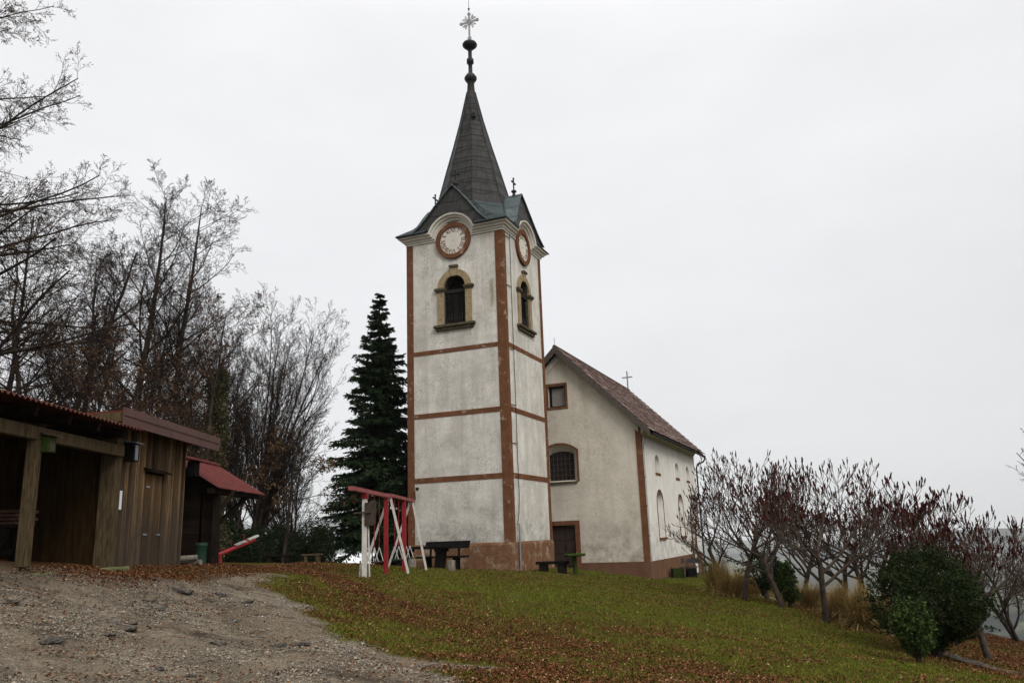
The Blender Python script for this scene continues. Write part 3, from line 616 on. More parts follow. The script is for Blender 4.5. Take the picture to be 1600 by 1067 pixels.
# gables over the clocks
for k, (f3, hw) in faces.items():
    gb = MB(CH); ov = lambda z: -.39+.34*(max(0, z-13.38)/2.12)**.8
    zs = [13.38, 13.75, 14.2, 14.7, 15.1, 15.50]; xs_ = [1.78, 1.40, 1.06, .68, .37, 0]
    n_ = CZ; r0 = RB+.37; dz = 13.34-CZ; xj = math.sqrt(r0*r0-dz*dz); a0 = math.asin(dz/r0)
    low = [(-xs_[0], 13.38), (-xj, 13.38)]+[(r0*math.cos(math.pi-a0-(math.pi-2*a0)*q/16), CZ+r0*math.sin(math.pi-a0-(math.pi-2*a0)*q/16)) for q in range(1, 16)]+[(xj, 13.38), (xs_[0], 13.38)]
    upr = [(x, z) for x, z in zip(xs_[1:], zs[1:])]+[(-x, z) for x, z in list(zip(xs_, zs))[-2:0:-1]]
    loop = low+upr
    gb.add([f3(a, h, ov(h)+.02) for a, h in loop], [list(t) for t in tessellate_polygon([[Vector((a, h, 0)) for a, h in loop]])], 0)
    gab = gb.build('gable', M['spire'], tower)
    rb = MB(CH)
    for s in (-1, 1):
        P = []
        for x, z_ in zip(xs_, zs): P += [f3(s*x*1.03, z_+.03, ov(z_)-.05), f3(s*x*1.03, z_+.03, 2.2)]
        rb.add(P, [[2*i, 2*i+1, 2*i+3, 2*i+2] for i in range(len(xs_)-1)])
        rb.tube([f3(s*x*1.03, z_+.015, ov(z_)-.05) for x, z_ in zip(xs_, zs)], .035, 5)
    rb.build('gable_roof', M['skirt'], gab, fix=False)
    cr_ = MB(CH); q = f3(0, 15.5, .28); c0 = (q[0], q[1]); ax = f3(1, 0, 0); ax0 = f3(0, 0, 0); ux, uy = ax[0]-ax0[0], ax[1]-ax0[1]
    cr_.lathe([(.11, 15.42), (.07, 15.58), (.06, 15.64), (.13, 15.68), (.13, 15.73), (.04, 15.78), (.03, 15.9)], c0, 10)
    cr_.bar((q[0], q[1], 15.85), (q[0], q[1], 16.38), .05, .05)
    cr_.bar((q[0]-.19*ux, q[1]-.19*uy, 16.15), (q[0]+.19*ux, q[1]+.19*uy, 16.15), .05, .05)
    for dx, dz_ in ((-.19, 16.15), (.19, 16.15), (0, 16.36)):
        cr_.lathe([(.01, dz_-.05), (.05, dz_-.02), (.05, dz_+.02), (.01, dz_+.05)], (q[0]+dx*ux, q[1]+dx*uy), 8)
    cr_.build('gable_cross', M['iron'], gab)
# lightning cable and pipe on the right face
cbm = MB(CH); V_ = [(.72, 13.0), (.70, 10), (.72, 6), (.70, 3), (.72, 1.6), (.62, .9), (.42, .45)]
cbm.tube([(.05, y, z_) for y, z_ in V_], .014, 5)
for z_ in (12.8, 10.55, 7.75, 5.35, 3.75): cbm.bar((.02, .25, z_-.02), (.06, .74, z_), .025)
cbl = cbm.build('lightning_cable', M['iron'], tower)
MB(CH).tube([(.12, .42, .5), (.12, .42, -1.5)], .035, 8).build('cable_pipe', M['pipe'], cbl)

# ------------------------------------------------------------------ church
NX0, NX1, NY0, NY1 = -3.72, 4.0, 6.17, 19.65; RX = .14; EZ = 4.75; RZ = 8.72
church = empty('church', chw(RX, (NY0+NY1)/2, -2), 'white village church nave with steep brown tiled roof and brown plinth', 'church')
gF = lambda a, h, d: (a, NY0+d, h); sF = lambda a, h, d: (NX1-d, a, h)
att = [(-.44, 5.99), (.44, 5.99), (.44, 7.03), (-.44, 7.03)]
w2o = arch(-.84, .84, 2.42, 3.86, .30); w2i = arch(-.62, .62, 2.50, 3.72, .16)
door_h = [(-.60, -1.75), (.60, -1.75), (.60, .42), (-.60, .42)]
side_up = [(8.62, 9.74), (13.55, 14.55), (16.65, 17.65)]; side_lo = [(8.50, 9.84), (13.66, 14.9)]
wl = MB(CH)
zg = lambda x: RZ-.08-abs(x-RX)*1.0
wl.sheet([(NX0, -2.6), (NX1, -2.6), (NX1, zg(NX1)), (RX, RZ-.08), (NX0, zg(NX0))], [att, w2o, door_h], gF)
wl.reveal(att, att, gF, 0, .28); wl.reveal(w2o, w2i, gF, 0, .30); wl.reveal(door_h, door_h, gF, 0, .3)
wl.sheet([(NX0, -2.6), (NX1, -2.6), (NX1, zg(NX1)), (RX, RZ-.08), (NX0, zg(NX0))], [], lambda a, h, d: (a, NY1, h))
wl.sheet([(NY0, -2.6), (NY1, -2.6), (NY1, 5), (NY0, 5)], [], lambda a, h, d: (NX0, a, h))
wl.build('gable_wall', M['cream'], church)
sw = MB(CH); hs_ = [arch(a, b_, 2.66, 3.08, (b_-a)/2) for a, b_ in side_up]+[arch(a, b_, -.30, 1.25, (b_-a)/2) for a, b_ in side_lo]
dr = [(16.85, -1.9), (17.95, -1.9), (17.95, .2), (16.85, .2)]
sw.sheet([(NY0, -2.8), (NY1, -2.8), (NY1, 4.36), (NY0, 4.36)], hs_+[dr], sF)
for h in hs_:
    cxm = sum(p[0] for p in h)/len(h); sw.reveal(h, [(cxm+(a-cxm)*.72, z_+.05) for a, z_ in h], sF, 0, .34)
sw.reveal(dr, dr, sF, 0, .3)
cov = [(0, 4.33), (.02, 4.36), (.05, 4.42), (.12, 4.50), (.22, 4.57), (.34, 4.62), (.42, 4.64)]   # cove under the eave
P = [(NX1+o, y_, z_) for o, z_ in cov for y_ in (NY0-.02, NY1+.02)]; sw.add(P, [[2*i, 2*i+1, 2*i+3, 2*i+2] for i in range(len(cov)-1)])
sw.add([P[2*i] for i in range(len(cov))]+[(NX1, NY0-.02, 4.64)], [list(range(len(cov)+1))])
sw.build('side_wall', M['white'], church)
pl = MB(CH); pl.box(.81, NX1+.04, NY0-.04, NY0, -2.8, -1.29); pl.box(NX1, NX1+.04, NY0, 16.7, -2.9, -1.30); pl.box(NX1, NX1+.04, 18.1, NY1, -2.9, -1.30); pl.box(NX0-.04, -.81, NY0-.04, NY0, -2.8, -1.29); pl.build('plinth', M['brown_plain'], church)
MB(CH).box(NX1-.26, NX1+.02, NY0-.025, NY0, -1.29, 4.72).box(NX1, NX1+.02, NY0, NY0+.10, -1.30, 4.34).build('pilaster', M['brown'], church)
# gable cornice line under the verge
gc = MB(CH)
for s in (-1, 1):
    A0 = Vector((RX+s*.0, NY0-.05, RZ-.50)); B0 = Vector((RX+s*3.75, NY0-.05, RZ-.50-3.75))
    gc.add([A0, B0, B0+Vector((0, 0, .30)), A0+Vector((0, 0, .30)), A0+Vector((0, .05, 0)), B0+Vector((0, .05, 0))], [[0, 1, 2, 3], [0, 1, 5, 4]])
gc.build('gable_cornice', M['cream'], church)
# roof: deck, separate tiles, bargeboard, gutter
RY0, RY1 = NY0-.40, 20.15; rf = MB(CH); t = .12; ex = 4.38
for s in (-1, 1):
    xe = RX+s*ex; ze = RZ-ex
    rf.add([(RX, RY0, RZ), (xe, RY0, ze), (xe, RY1, ze), (RX, RY1, RZ), (RX, RY0, RZ+t), (xe, RY0, ze+t), (xe, RY1, ze+t), (RX, RY1, RZ+t)], [[0, 1, 2, 3], [4, 5, 6, 7], [0, 1, 5, 4], [2, 3, 7, 6], [1, 2, 6, 5]])
roof = rf.build('roof', M['dark'], church)
tl = MB(CH); nu = int((RY1-RY0)/.24); nv = 19; L_ = ex*math.sqrt(2)/nv
for s in (-1, 1):
    for j in range(nv):
        for i in range(nu):
            y_ = RY0+.02+i*.24; d0 = j*L_; d1 = (j+1)*L_+.05; q = []
            jit = random.Random(i*77+j*13+s).uniform(-.012, .012)
            for d, hh in ((d0, .0+t+.012), (d1, .05+t+.012+jit)):
                for f_, up_ in ((0, .0), (.25, .028), (.5, .036), (.75, .028), (1, 0)):
                    q.append((RX+s*d*.7071+s*(hh+up_)*.7071, y_+f_*.232, RZ-d*.7071+(hh+up_)*.7071))
            tl.add(q, [[k, k+1, 6+k, 5+k] for k in range(4)]+[[5, 6, 7, 8, 9]])
tl.tube([(RX, RY0, RZ+t+.05), (RX, RY1, RZ+t+.05)], .10, 8)
tl.build('roof_tiles', M['tile'], roof, fix=False)
bb = MB(CH)
for s in (-1, 1):
    xe = RX+s*ex; ze = RZ-ex
    bb.add([(RX, RY0-.03, RZ-.16), (xe, RY0-.03, ze-.16), (xe, RY0-.03, ze+.20), (RX, RY0-.03, RZ+.22), (RX, RY0+.02, RZ-.16), (xe, RY0+.02, ze-.16), (xe, RY0+.02, ze+.20), (RX, RY0+.02, RZ+.22)], [[0, 1, 2, 3], [4, 5, 6, 7], [0, 1, 5, 4], [3, 2, 6, 7], [1, 2, 6, 5]])
bb.build('bargeboard', speck('brown bargeboard', (.045, .035, .028), (.075, .06, .05), 8, .7), roof)
MB(CH).tube([(RX, RY0+.05, RZ+.2), (RX, RY0+.05, RZ+.62)], .012, 5).build('roof_spike', M['iron'], roof)
rc = MB(CH); yc = RY1-.15; rc.box(RX-.035, RX+.035, yc-.03, yc+.03, RZ+.1, RZ+1.42); rc.box(RX-.34, RX+.34, yc-.028, yc+.028, RZ+.98, RZ+1.05); rc.build('ridge_cross', M['pipe'], roof)
gx_ = RX+ex+.06; gz_ = RZ-ex+.02; gt = MB(CH); n_ = 8; P = []
for y_ in (RY0, RY1):
    for q in range(n_+1): a = math.pi+math.pi*q/n_; P.append((gx_+.075*math.cos(a), y_, gz_+.075*math.sin(a)))
gt.add(P, [[q, q+1, n_+2+q, n_+1+q] for q in range(n_)], 0, True); gt.tube([(gx_+.075, RY0, gz_), (gx_+.075, RY1, gz_)], .012, 5)
for q in range(16):
    y_ = RY0+.3+q*.92; gt.tube([(gx_+.085*math.cos(a), y_, gz_+.085*math.sin(a)) for a in [math.pi+math.pi*i/5 for i in range(6)]], .012, 4)
gut = gt.build('gutter', M['iron'], roof, fix=False)
MB(CH).tube([(gx_, RY1-.05, gz_-.05), (gx_, RY1-.05, gz_-.22), (gx_-.12, RY1-.1, gz_-.36), (NX1+.18, RY1-.42, gz_-.50), (NX1+.10, RY1-.42, gz_-.75), (NX1+.10, RY1-.42, -2.5)], .05, 8).build('downpipe', M['iron'], church)
# gable windows and door
fr = MB(CH); o_ = [(-.55, 5.88), (.55, 5.88), (.55, 7.15), (-.55, 7.15)]; fr.ring(o_, att, gF, -.03, .02); aw = fr.build('attic_window', M['brown'], church); aw['label'] = 'small square attic window closed by grey boards'
sh = MB(CH)
for q in range(6): x0 = -.30+q*.108; sh.prism([(x0, 6.05), (x0+.10, 6.05), (x0+.10, 6.93), (x0, 6.93)], gF, .20, .225)
sh.build('shutter', speck('grey shutter boards', (.15, .135, .12), (.24, .22, .2), 12, .9, stretch=(4, 4, .6)), aw)
MB(CH).ring([(-.40, 5.99), (.44, 5.99), (.44, 7.0), (-.40, 7.0)], [(-.33, 6.06), (.37, 6.06), (.37, 6.93), (-.33, 6.93)], gF, .17, .24).build('window_frame', M['dark'], aw)
MB(CH).sheet([(-.6, 5.9), (.6, 5.9), (.6, 7.1), (-.6, 7.1)], [], gF, .29).build('dark_opening', M['black'], aw)
oo = arch(-.94, .94, 2.40, 3.90, .36); io = w2o; n_ = len(oo)
fr = MB(CH); fr.ring(oo[1:]+[oo[0]], io[1:]+[io[0]], gF, -.03, .02, closed=False); gw = fr.build('window', M['brown'], church); gw['label'] = 'dark barred window with a shallow arch in the gable'
MB(CH).box(-.9, .84, NY0-.10, NY0+.02, 2.34, 2.42).build('sill', M['stone_dark'], gw)
MB(CH).prism(w2i, gF, .31, .33).build('pane', M['glass'], gw)
br = MB(CH)
for x in (-.41, -.2, 0, .2, .41): br.prism([(x-.016, 2.5), (x+.016, 2.5), (x+.016, 3.85), (x-.016, 3.85)], gF, .24, .26)
for z_ in (2.72, 2.98, 3.24, 3.5): br.prism([(-.62, z_), (.62, z_), (.62, z_+.03), (-.62, z_+.03)], gF, .245, .265)
br.build('window_bars', speck('rusty bars', (.04, .022, .015), (.06, .03, .024), 9, .7), gw)
fr = MB(CH); do = [(-.82, -1.75), (-.82, .62), (.82, .62), (.82, -1.75)]; di = [(-.60, -1.75), (-.60, .42), (.60, .42), (.60, -1.75)]; fr.ring(do, di, gF, -.05, .02, closed=False)
door = MB(CH).box(-.60, -.01, NY0+.20, NY0+.26, -1.75, .42).box(.01, .60, NY0+.20, NY0+.26, -1.75, .42)
for s in (-1, 1):
    for z0, z1 in ((-1.4, -.95), (-.85, -.35), (-.25, .27)):
        a, b_ = sorted((s*.10, s*.50)); door.box(a, b_, NY0+.175, NY0+.20, z0, z1, bev=.015)
dm = speck('dark brown door', (.022, .013, .011), (.038, .022, .015), 12, .6, stretch=(3, 3, 1)); dd = door.build('door', dm, church); dd['label'] = 'dark brown panelled double door in the gable wall'
fr.build('door_frame', M['brown'], dd); MB(CH).box(.04, .07, NY0+.12, NY0+.2, -.62, -.48).build('handle', M['iron'], dd)
for i, h in enumerate(hs_):
    cxm = sum(p[0] for p in h)/len(h); x0 = h[0][0]; x1 = h[1][0]; arc = h[1:]+[h[0]]
    oa = [(cxm+(a-cxm)*1.10, z_+(.05 if z_ > h[0][1]+.1 else 0)) for a, z_ in arc]
    fr = MB(CH)
    if i < 3:
        wn_ = fr.prism([(x0, h[0][1]-.02), (x1, h[0][1]-.02), (x1, h[0][1]+.10), (x0, h[0][1]+.10)], sF, -.03, .2).build('niche_window', M['brown'], church)
    else:
        wn_ = fr.ring(oa, arc, sF, -.02, .02, closed=False).prism([(x0-.1, h[0][1]-.1), (x1+.1, h[0][1]-.1), (x1+.1, h[0][1]), (x0-.1, h[0][1])], sF, -.09, .02).build('niche_window', M['brown'], church)
    MB(CH).sheet([(cxm+(a-cxm)*.80, z_+.05) for a, z_ in h], [], sF, .34).build('pane', M['white'] if i < 3 else M['glass'], wn_)
fr = MB(CH).ring([(16.7, -1.9), (16.7, .35), (18.1, .35), (18.1, -1.9)], [(16.85, -1.9), (16.85, .2), (17.95, .2), (17.95, -1.9)], sF, -.05, .02, closed=False)
sdr = MB(CH).box(NX1-.3, NX1-.24, 16.85, 17.95, -1.9, .2).build('side_door', M['brown_plain'], church); fr.build('door_frame', M['brown'], sdr)
lc = MB(CH).tube([(NX1+.03, NY0+.22, 3.9), (NX1+.03, NY0+.20, -1.9)], .012, 5)
for z_ in (3.7, 2.4, 1.1, -.2): lc.box(NX1, NX1+.05, NY0+.18, NY0+.24, z_, z_+.04)
lc.tube([(NX1+.03, NY0+.22, 3.9), (NX1+.03, NY0+.9, 4.36)], .01, 5); lc.build('lightning_cable', M['pipe'], church)

# ------------------------------------------------------------------ sheds on the left (their fronts run straight back, along y)
GZ0 = -.9
# open shelter
sx, sy0, sy1 = -6.96, 7.6, 14.45
shel = empty('shelter', (sx-1.6, 11.5, g1(-8, 11.5)), 'open fronted timber shelter with rusty corrugated roof at left edge', 'shelter')
def corrugated(x0, z0, x1, z1, y0, y1, pitch=.13, amp=.022, th=.01):
    mb = MB(); ny = int((y1-y0)/pitch*6); P = []; Fc = []
    for i in range(ny+1):
        y_ = y0+(y1-y0)*i/ny; h = amp*math.sin(2*math.pi*(y_-y0)/pitch)
        P += [(x0, y_, z0+h), (x1, y_, z1+h), (x0, y_, z0+h-th), (x1, y_, z1+h-th)]
    for i in range(ny):
        a = 4*i; Fc += [[a, a+1, a+5, a+4], [a+2, a+6, a+7, a+3], [a, a+4, a+6, a+2], [a+1, a+3, a+7, a+5]]
    return mb.add(P, Fc)
corrugated(sx+.15, 2.13, -10.6, 2.75, sy0, sy1+.25).build('roof', M['darkredroof'], shel, fix=False)
rafters = MB()
for q in range(8): y_ = 8.0+q*.9; rafters.bar((sx+.02, y_, 2.02), (-10.5, y_, 2.62), .08, .14)
rafters.build('rafters', M['darkwood'], shel)
MB().box(-7.28, -7.14, sy0, 14.75, 1.66, 1.86, bev=.01).build('front_beam', M['beam'], shel)
pz = g1(-7.2, 12.07); MB().box(-7.29, -7.13, 12.0, 12.15, pz+.06, 1.66, bev=.01).box(-7.24, -7.18, 12.05, 12.11, pz-.15, pz+.06).build('post', M['beam'], shel)
pz = g1(-7.2, 8.6); MB().box(-7.29, -7.13, 8.5, 8.65, pz-.1, 1.66, bev=.01).build('post', M['beam'], shel)
MB().box(-7.50, -7.22, 14.62, 14.86, g1(-7.3, 14.6)-.1, 2.0, bev=.01).build('corner_post', M['beam'], shel)
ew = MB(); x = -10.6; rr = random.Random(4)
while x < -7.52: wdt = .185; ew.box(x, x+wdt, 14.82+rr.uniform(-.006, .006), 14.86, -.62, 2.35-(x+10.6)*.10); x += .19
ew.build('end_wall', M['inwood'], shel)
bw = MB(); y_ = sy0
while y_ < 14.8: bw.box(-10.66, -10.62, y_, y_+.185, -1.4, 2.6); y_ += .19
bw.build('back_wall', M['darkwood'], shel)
MB().box(-10.6, -6.9, 11.9, 14.8, -1.2, g1(-7.1, 13.6)+.025, bev=.03).build('floor_slab', M['slab'], shel)
# table with stacked boards inside
tb = empty('trestle_table', (-8.9, 13.6, -.3), 'dark trestle table with a stack of boards inside the open shelter', 'table')
MB().box(-10.2, -8.15, 13.2, 13.95, .42, .48, bev=.01).build('tabletop', M['blackwood'], tb)
lg = MB()
for xx in (-9.9, -8.5):
    q = MB().bar((xx+.25, 13.25, .42), (xx-.18+.2*(xx > -9), 13.1, -.35), .09, .14).bar((xx+.25, 13.9, .42), (xx-.18, 14.1, -.35), .09, .14).bar((xx, 13.15, .05), (xx, 14.0, .05), .05, .1); q.build('trestle', M['blackwood'], tb)
MB().box(-10.2, -8.35, 13.0, 13.2, .05, .10).box(-10.2, -8.35, 12.95, 13.15, -.14, -.09).build('seat_plank', M['blackwood'], tb)
bs = empty('board_stack', (-9.3, 13.55, .48), 'stack of thin reddish boards lying on the trestle table', 'boards')
for q in range(4): MB().box(-10.3+.06*q, -8.12+.04*(q % 2), 13.28, 13.85, .482+q*.062, .482+q*.062+.045).build('board', speck('reddish board', (.05, .022, .014), (.085, .04, .025), 9, .85), bs)
# plank shed
fx_ = -7.35
shed = empty('plank_shed', (-8.4, 16.5, -.35), 'weathered plank shed with brown metal roof edge and a narrow door', 'shed')
fb = MB(); y_ = 14.9; rr = random.Random(8)
while y_ < 18.0:
    wd = .135; skip = 16.12 < y_+.06 < 16.86; g_ = rr.uniform(.005, .011)
    fb.box(fx_-.02, fx_+rr.uniform(0, .022), y_+g_, y_+wd-.003, 1.52 if skip else -.75, 2.30); y_ += wd
MB().box(fx_-.05, fx_-.04, 14.92, 17.98, -.75, 2.3).build('backing', M['black'], shed)  # near-black sheet added to make the gaps between boards dark
fb.build('front_wall', M['oldwood'], shed)
ow = MB(); ow.box(-9.4, fx_-.03, 14.9, 14.95, -.75, 2.3); ow.box(-9.4, fx_-.03, 17.95, 18.0, -.75, 2.2); ow.box(-9.42, -9.36, 14.9, 18.0, -.75, 2.2); ow.build('side_wall', M['darkwood'], shed)
db = MB(); y_ = 16.13
for q in range(5): db.box(fx_-.02, fx_+.012+.004*(q % 2), y_+q*.145, y_+q*.145+.14, -.42, 1.47)
dmat = planks('door boards', (.11, .065, .028), (.24, .145, .065), (.042, .034, .028), 'y', .145, worn=(.2, 1.5))
sdoor = db.build('door', dmat, shed); MB().box(fx_+.0, fx_+.05, 16.74, 16.82, .28, .31).build('handle', M['pipe'], sdoor)
MB().add([(fx_-.02, 16.0, 1.60), (fx_+.16, 16.0, 1.52), (fx_+.16, 17.0, 1.52), (fx_-.02, 17.0, 1.60), (fx_-.02, 16.0, 1.57), (fx_+.16, 16.0, 1.49), (fx_+.16, 17.0, 1.49), (fx_-.02, 17.0, 1.57)], [[0, 1, 2, 3], [4, 5, 6, 7], [1, 2, 6, 5], [0, 1, 5, 4], [2, 3, 7, 6]]).build('door_hood', M['darkwood'], sdoor)
for z_ in (.28, 1.2): MB().box(fx_+.018, fx_+.03, 16.13, 16.28, z_, z_+.035).build('hinge', M['pipe'], sdoor)
rf = MB(); x0, x1, y0, y1 = -9.6, -6.86, 14.0, 18.65
rf.add([(x1, y0, 2.40), (x0, y0, 2.30), (x0, y1, 2.30), (x1, y1, 2.40), (x1, y0, 2.34), (x0, y0, 2.24), (x0, y1, 2.24), (x1, y1, 2.34)], [[0, 1, 2, 3], [4, 5, 6, 7], [0, 1, 5, 4], [2, 3, 7, 6], [1, 2, 6, 5]]); sroof = rf.build('roof', M['redroof'], shed)
MB().box(x1, x1+.02, y0, y1, 2.15, 2.31).box(x1, x1+.035, y0, y1, 2.31, 2.45).build('fascia', M['fascia'], sroof)
MB().add([(x1-.01, y0-.02, 2.36), (x0, y0-.02, 2.26), (x0, y0-.02, 2.10), (x1-.01, y0-.02, 2.20), (x1-.01, y0+.02, 2.36), (x0, y0+.02, 2.26), (x0, y0+.02, 2.10), (x1-.01, y0+.02, 2.20)], [[0, 1, 2, 3], [4, 5, 6, 7], [0, 1, 5, 4], [3, 2, 6, 7]]).build('bargeboard', M['beam'], sroof)
tag(MB().box(fx_+.035, fx_+.045, 14.93, 15.12, .74, 1.08).build('notice', M['paper'], org=(fx_, 15, .9)), 'small white notice nailed to the left corner of the plank shed', 'notice')
# bird boxes
def bird_box(x, y, z, h, w_, mats, label, lip=.06):
    r = empty('bird_box', (x, y, z), label, 'bird box')
    b_ = MB().box(x-.09, x+.09, y-w_/2, y+w_/2, z, z+h, bev=.006).build('box', mats[0], r)
    MB().add([(x-.12, y-w_/2-.04, z+h+.05), (x+.15, y-w_/2-.04, z+h), (x+.15, y+w_/2+.04, z+h), (x-.12, y+w_/2+.04, z+h+.05), (x-.12, y-w_/2-.04, z+h+.025), (x+.15, y-w_/2-.04, z+h-.02), (x+.15, y+w_/2+.04, z+h-.02), (x-.12, y+w_/2+.04, z+h+.025)], [[0, 1, 2, 3], [4, 5, 6, 7], [0, 1, 5, 4], [2, 3, 7, 6], [1, 2, 6, 5]]).build('lid', mats[1], r)
    MB().box(x+.088, x+.094, y-.06, y+.06, z+.02, z+h-.04).build('front_panel', mats[1], r)
bird_box(-7.10, 12.2, 1.48, .26, .2, (M['moss'], M['ply']), 'mossy green bird box at the head of the shelter post')
bird_box(-7.2, 15.15, 1.62, .34, .22, (M['blackwood'], M['pipe']), 'dark bird box with a shiny front on the plank shed corner')
bird_box(-7.22, 18.15, 1.55, .34, .26, (M['blackwood'], M['blackwood']), 'black box under the far end of the plank shed eave')
# third hut
hut = empty('dark_hut', (-8.3, 21, -.4), 'low dark hut with a red corrugated roof behind the plank shed', 'hut')
corrugated(-6.95, 1.36, -8.25, 2.18, 19.0, 22.5, .12, .014).build('roof', M['redroof'], hut, fix=False)
corrugated(-8.25, 2.18, -9.7, 1.36, 19.0, 22.5, .12, .014).build('roof_back', M['redroof'], hut, fix=False)
MB().tube([(-8.25, 19.0, 2.2), (-8.25, 22.5, 2.2)], .06, 8).build('ridge_cap', M['redroof'], hut)
hw_ = MB(); hw_.add([(-9.5, 19.4, -1), (-7.45, 19.4, -1), (-7.45, 19.4, 1.45), (-8.25, 19.4, 2.1), (-9.5, 19.4, 1.45)], [[0, 1, 2, 3, 4]]); hw_.add([(-9.5, 20.6, -1), (-7.45, 20.6, -1), (-7.45, 20.6, 1.45), (-8.25, 20.6, 2.1), (-9.5, 20.6, 1.45)], [[0, 1, 2, 3, 4]])
hw_.box(-7.5, -7.45, 19.4, 20.6, -1, 1.5); hw_.box(-9.5, -9.45, 19.4, 20.6, -1, 1.5); hw_.build('wall', M['hutwood'], hut)
for yy in (19.45,):
    MB().box(-7.22, -7.08, yy, yy+.14, -.75, 1.28).bar((-7.15, yy+.07, .75), (-6.85, yy+.07+.25, 1.3), .08).build('post', M['darkwood'], hut)
MB().box(-7.24, -7.06, 19.1, 22.4, 1.24, 1.36).bar((-7.46, 20.6, .6), (-7.2, 21.8, 1.28), .09).build('eave_beam', M['darkwood'], hut)
# bin, logs, seesaw
p = at(313, 882, 19.2); zb = g1(p[0], p[1])
bn = empty('bin', (p[0], p[1], zb), 'dark green metal litter bin against the dark hut', 'bin')
MB().lathe([(.12, zb-.02), (.125, zb+.46), (.135, zb+.47), (.135, zb+.49), (.12, zb+.49), (.115, zb+.1)], (p[0], p[1]), 16).build('drum', M['greenbin'], bn)
MB().lathe([(.136, zb+.42), (.14, zb+.43), (.14, zb+.45), (.136, zb+.46)], (p[0], p[1]), 16).build('rim', M['greenbin'], bn)
for i, (px, py, dx, l) in enumerate([(288, 883, .3, .5), (300, 884, -.2, .42), (294, 880, .1, .36)]):
    p = at(px, py, 18.6-.12*i); zb = g1(p[0], p[1])+.06+(.10 if i == 2 else 0); o = MB().tube([(p[0]-l/2, p[1]-dx*.3, zb), (p[0]+l/2, p[1]+dx*.3, zb+.02)], [.065, .06], 9).build('log', M['stump'], org=(p[0], p[1], zb-.08))
    tag(o, ['pale firewood log nearest the plank shed wall', 'pale firewood log nearest the green bin', 'short firewood log lying on top of two others'][i], 'log', 'logs by the plank shed')
A0 = at(338, 868, 23); B0 = at(399, 842, 23.6)
ss = empty('seesaw', (A0[0], A0[1], g1(A0[0], A0[1])), 'bright red playground seesaw with pale seats, tilted up to the right', 'seesaw')
d_ = Vector(B0)-Vector(A0); ba = Vector(A0)-d_*.12; MB().tube([ba, Vector(B0)], .05, 10).build('beam', M['seesaw'], ss)
for t_ in (.60, .93):
    c_ = Vector(A0)+d_*t_+Vector((0, 0, .07)); u_ = d_.normalized(); MB().bar(c_-u_*.15, c_+u_*.15, .22, .05).build('seat', M['whitepaint'], ss)
    h0 = Vector(A0)+d_*(t_-.2)+Vector((0, 0, .04)); MB().tube([h0, h0+Vector((-.05, 0, .16)), h0+Vector((-.05, .12, .20)), h0+Vector((-.05, -.12, .20))], .012, 5).build('handle', M['red'], ss)
c_ = Vector(A0)+d_*.10; zz = g1(c_.x, c_.y); MB().tube([(c_.x, c_.y, zz-.05), (c_.x, c_.y, c_.z)], .04, 8).build('stand', M['seesaw'], ss)
MB().tube([Vector(A0)+Vector((0, .1, .18)), Vector(A0)+d_*.45+Vector((0, .1, -.02))], .014, 6).tube([Vector(A0)+Vector((0, .1, .18)), Vector(A0)+Vector((0, .1, -.2))], .014, 6).build('brace', M['red'], ss)

# ------------------------------------------------------------------ swing frame
P0 = Vector((-4.32, 23.2, 0)); P1 = Vector((-3.72, 28.8, 0)); bd = (P1-P0).normalized(); nn = Vector((bd.y, -bd.x, 0)); bz = 1.34
sp_ = lambda t_: P0+(P1-P0)*t_
swg = empty('swing_set', (sp_(.5).x, sp_(.5).y, g1(sp_(.5).x, sp_(.5).y)), 'wooden swing frame with faded red top beam, red posts and white slanted legs', 'swing frame')
Zv = lambda p, z_: Vector((p.x, p.y, z_))
MB().bar(Zv(sp_(-.23), bz+.07), Zv(sp_(.47), bz+.02), .15, .11).build('top_beam', M['pinkred'], swg)
MB().bar(Zv(sp_(.455), bz+.06), Zv(sp_(1.02), bz), .15, .10).build('top_beam', M['pinkred'], swg)
q = sp_(0); z0 = g1(q.x, q.y); MB().box(q.x-.068, q.x+.068, q.y-.068, q.y+.068, z0-.1, bz-.16, bev=.01).build('white_post', M['whitepaint'], swg)
MB().box(q.x-.09, q.x+.09, q.y-.09, q.y+.09, bz-.16, bz+.0).build('post_cap', M['red'], swg)
MB().bar((q.x-.16, q.y+.12, z0-.05), (q.x-.1, q.y, z0+.35), .05).bar((q.x+.15, q.y-.02, z0-.05), (q.x+.10, q.y+.02, z0+1.5), .035).build('brace', M['whitepaint'], swg)
pn = MB().box(q.x+.02, q.x+.26, q.y-.13, q.y-.09, bz-.90, bz-.27).box(q.x+.17, q.x+.28, q.y-.09, q.y+.2, bz-.86, bz-.22).build('board_panel', M['ply'], swg)
MB().bar((q.x-.28, q.y-.15, bz-.55), (q.x+.2, q.y-.15, bz-.53), .05).build('perch', M['ply'], pn)
for t_ in (.40, .80):
    q = sp_(t_); z0 = g1(q.x, q.y); MB().box(q.x-.065, q.x+.065, q.y-.065, q.y+.065, z0-.1, bz-.02, bev=.008).build('red_post', M['red'], swg)
for t_, r_s, l_s in ((.47, .62, .85), (1.0, .52, .88)):
    q = sp_(t_)
    for s, off in ((1, r_s), (-1, -l_s)):
        f_ = q+nn*off; fz = g1(f_.x, f_.y); MB().bar(Zv(f_, fz-.08), Zv(q+nn*.03*s, bz-.0), .07, .07).build('leg', M['whitepaint'], swg)
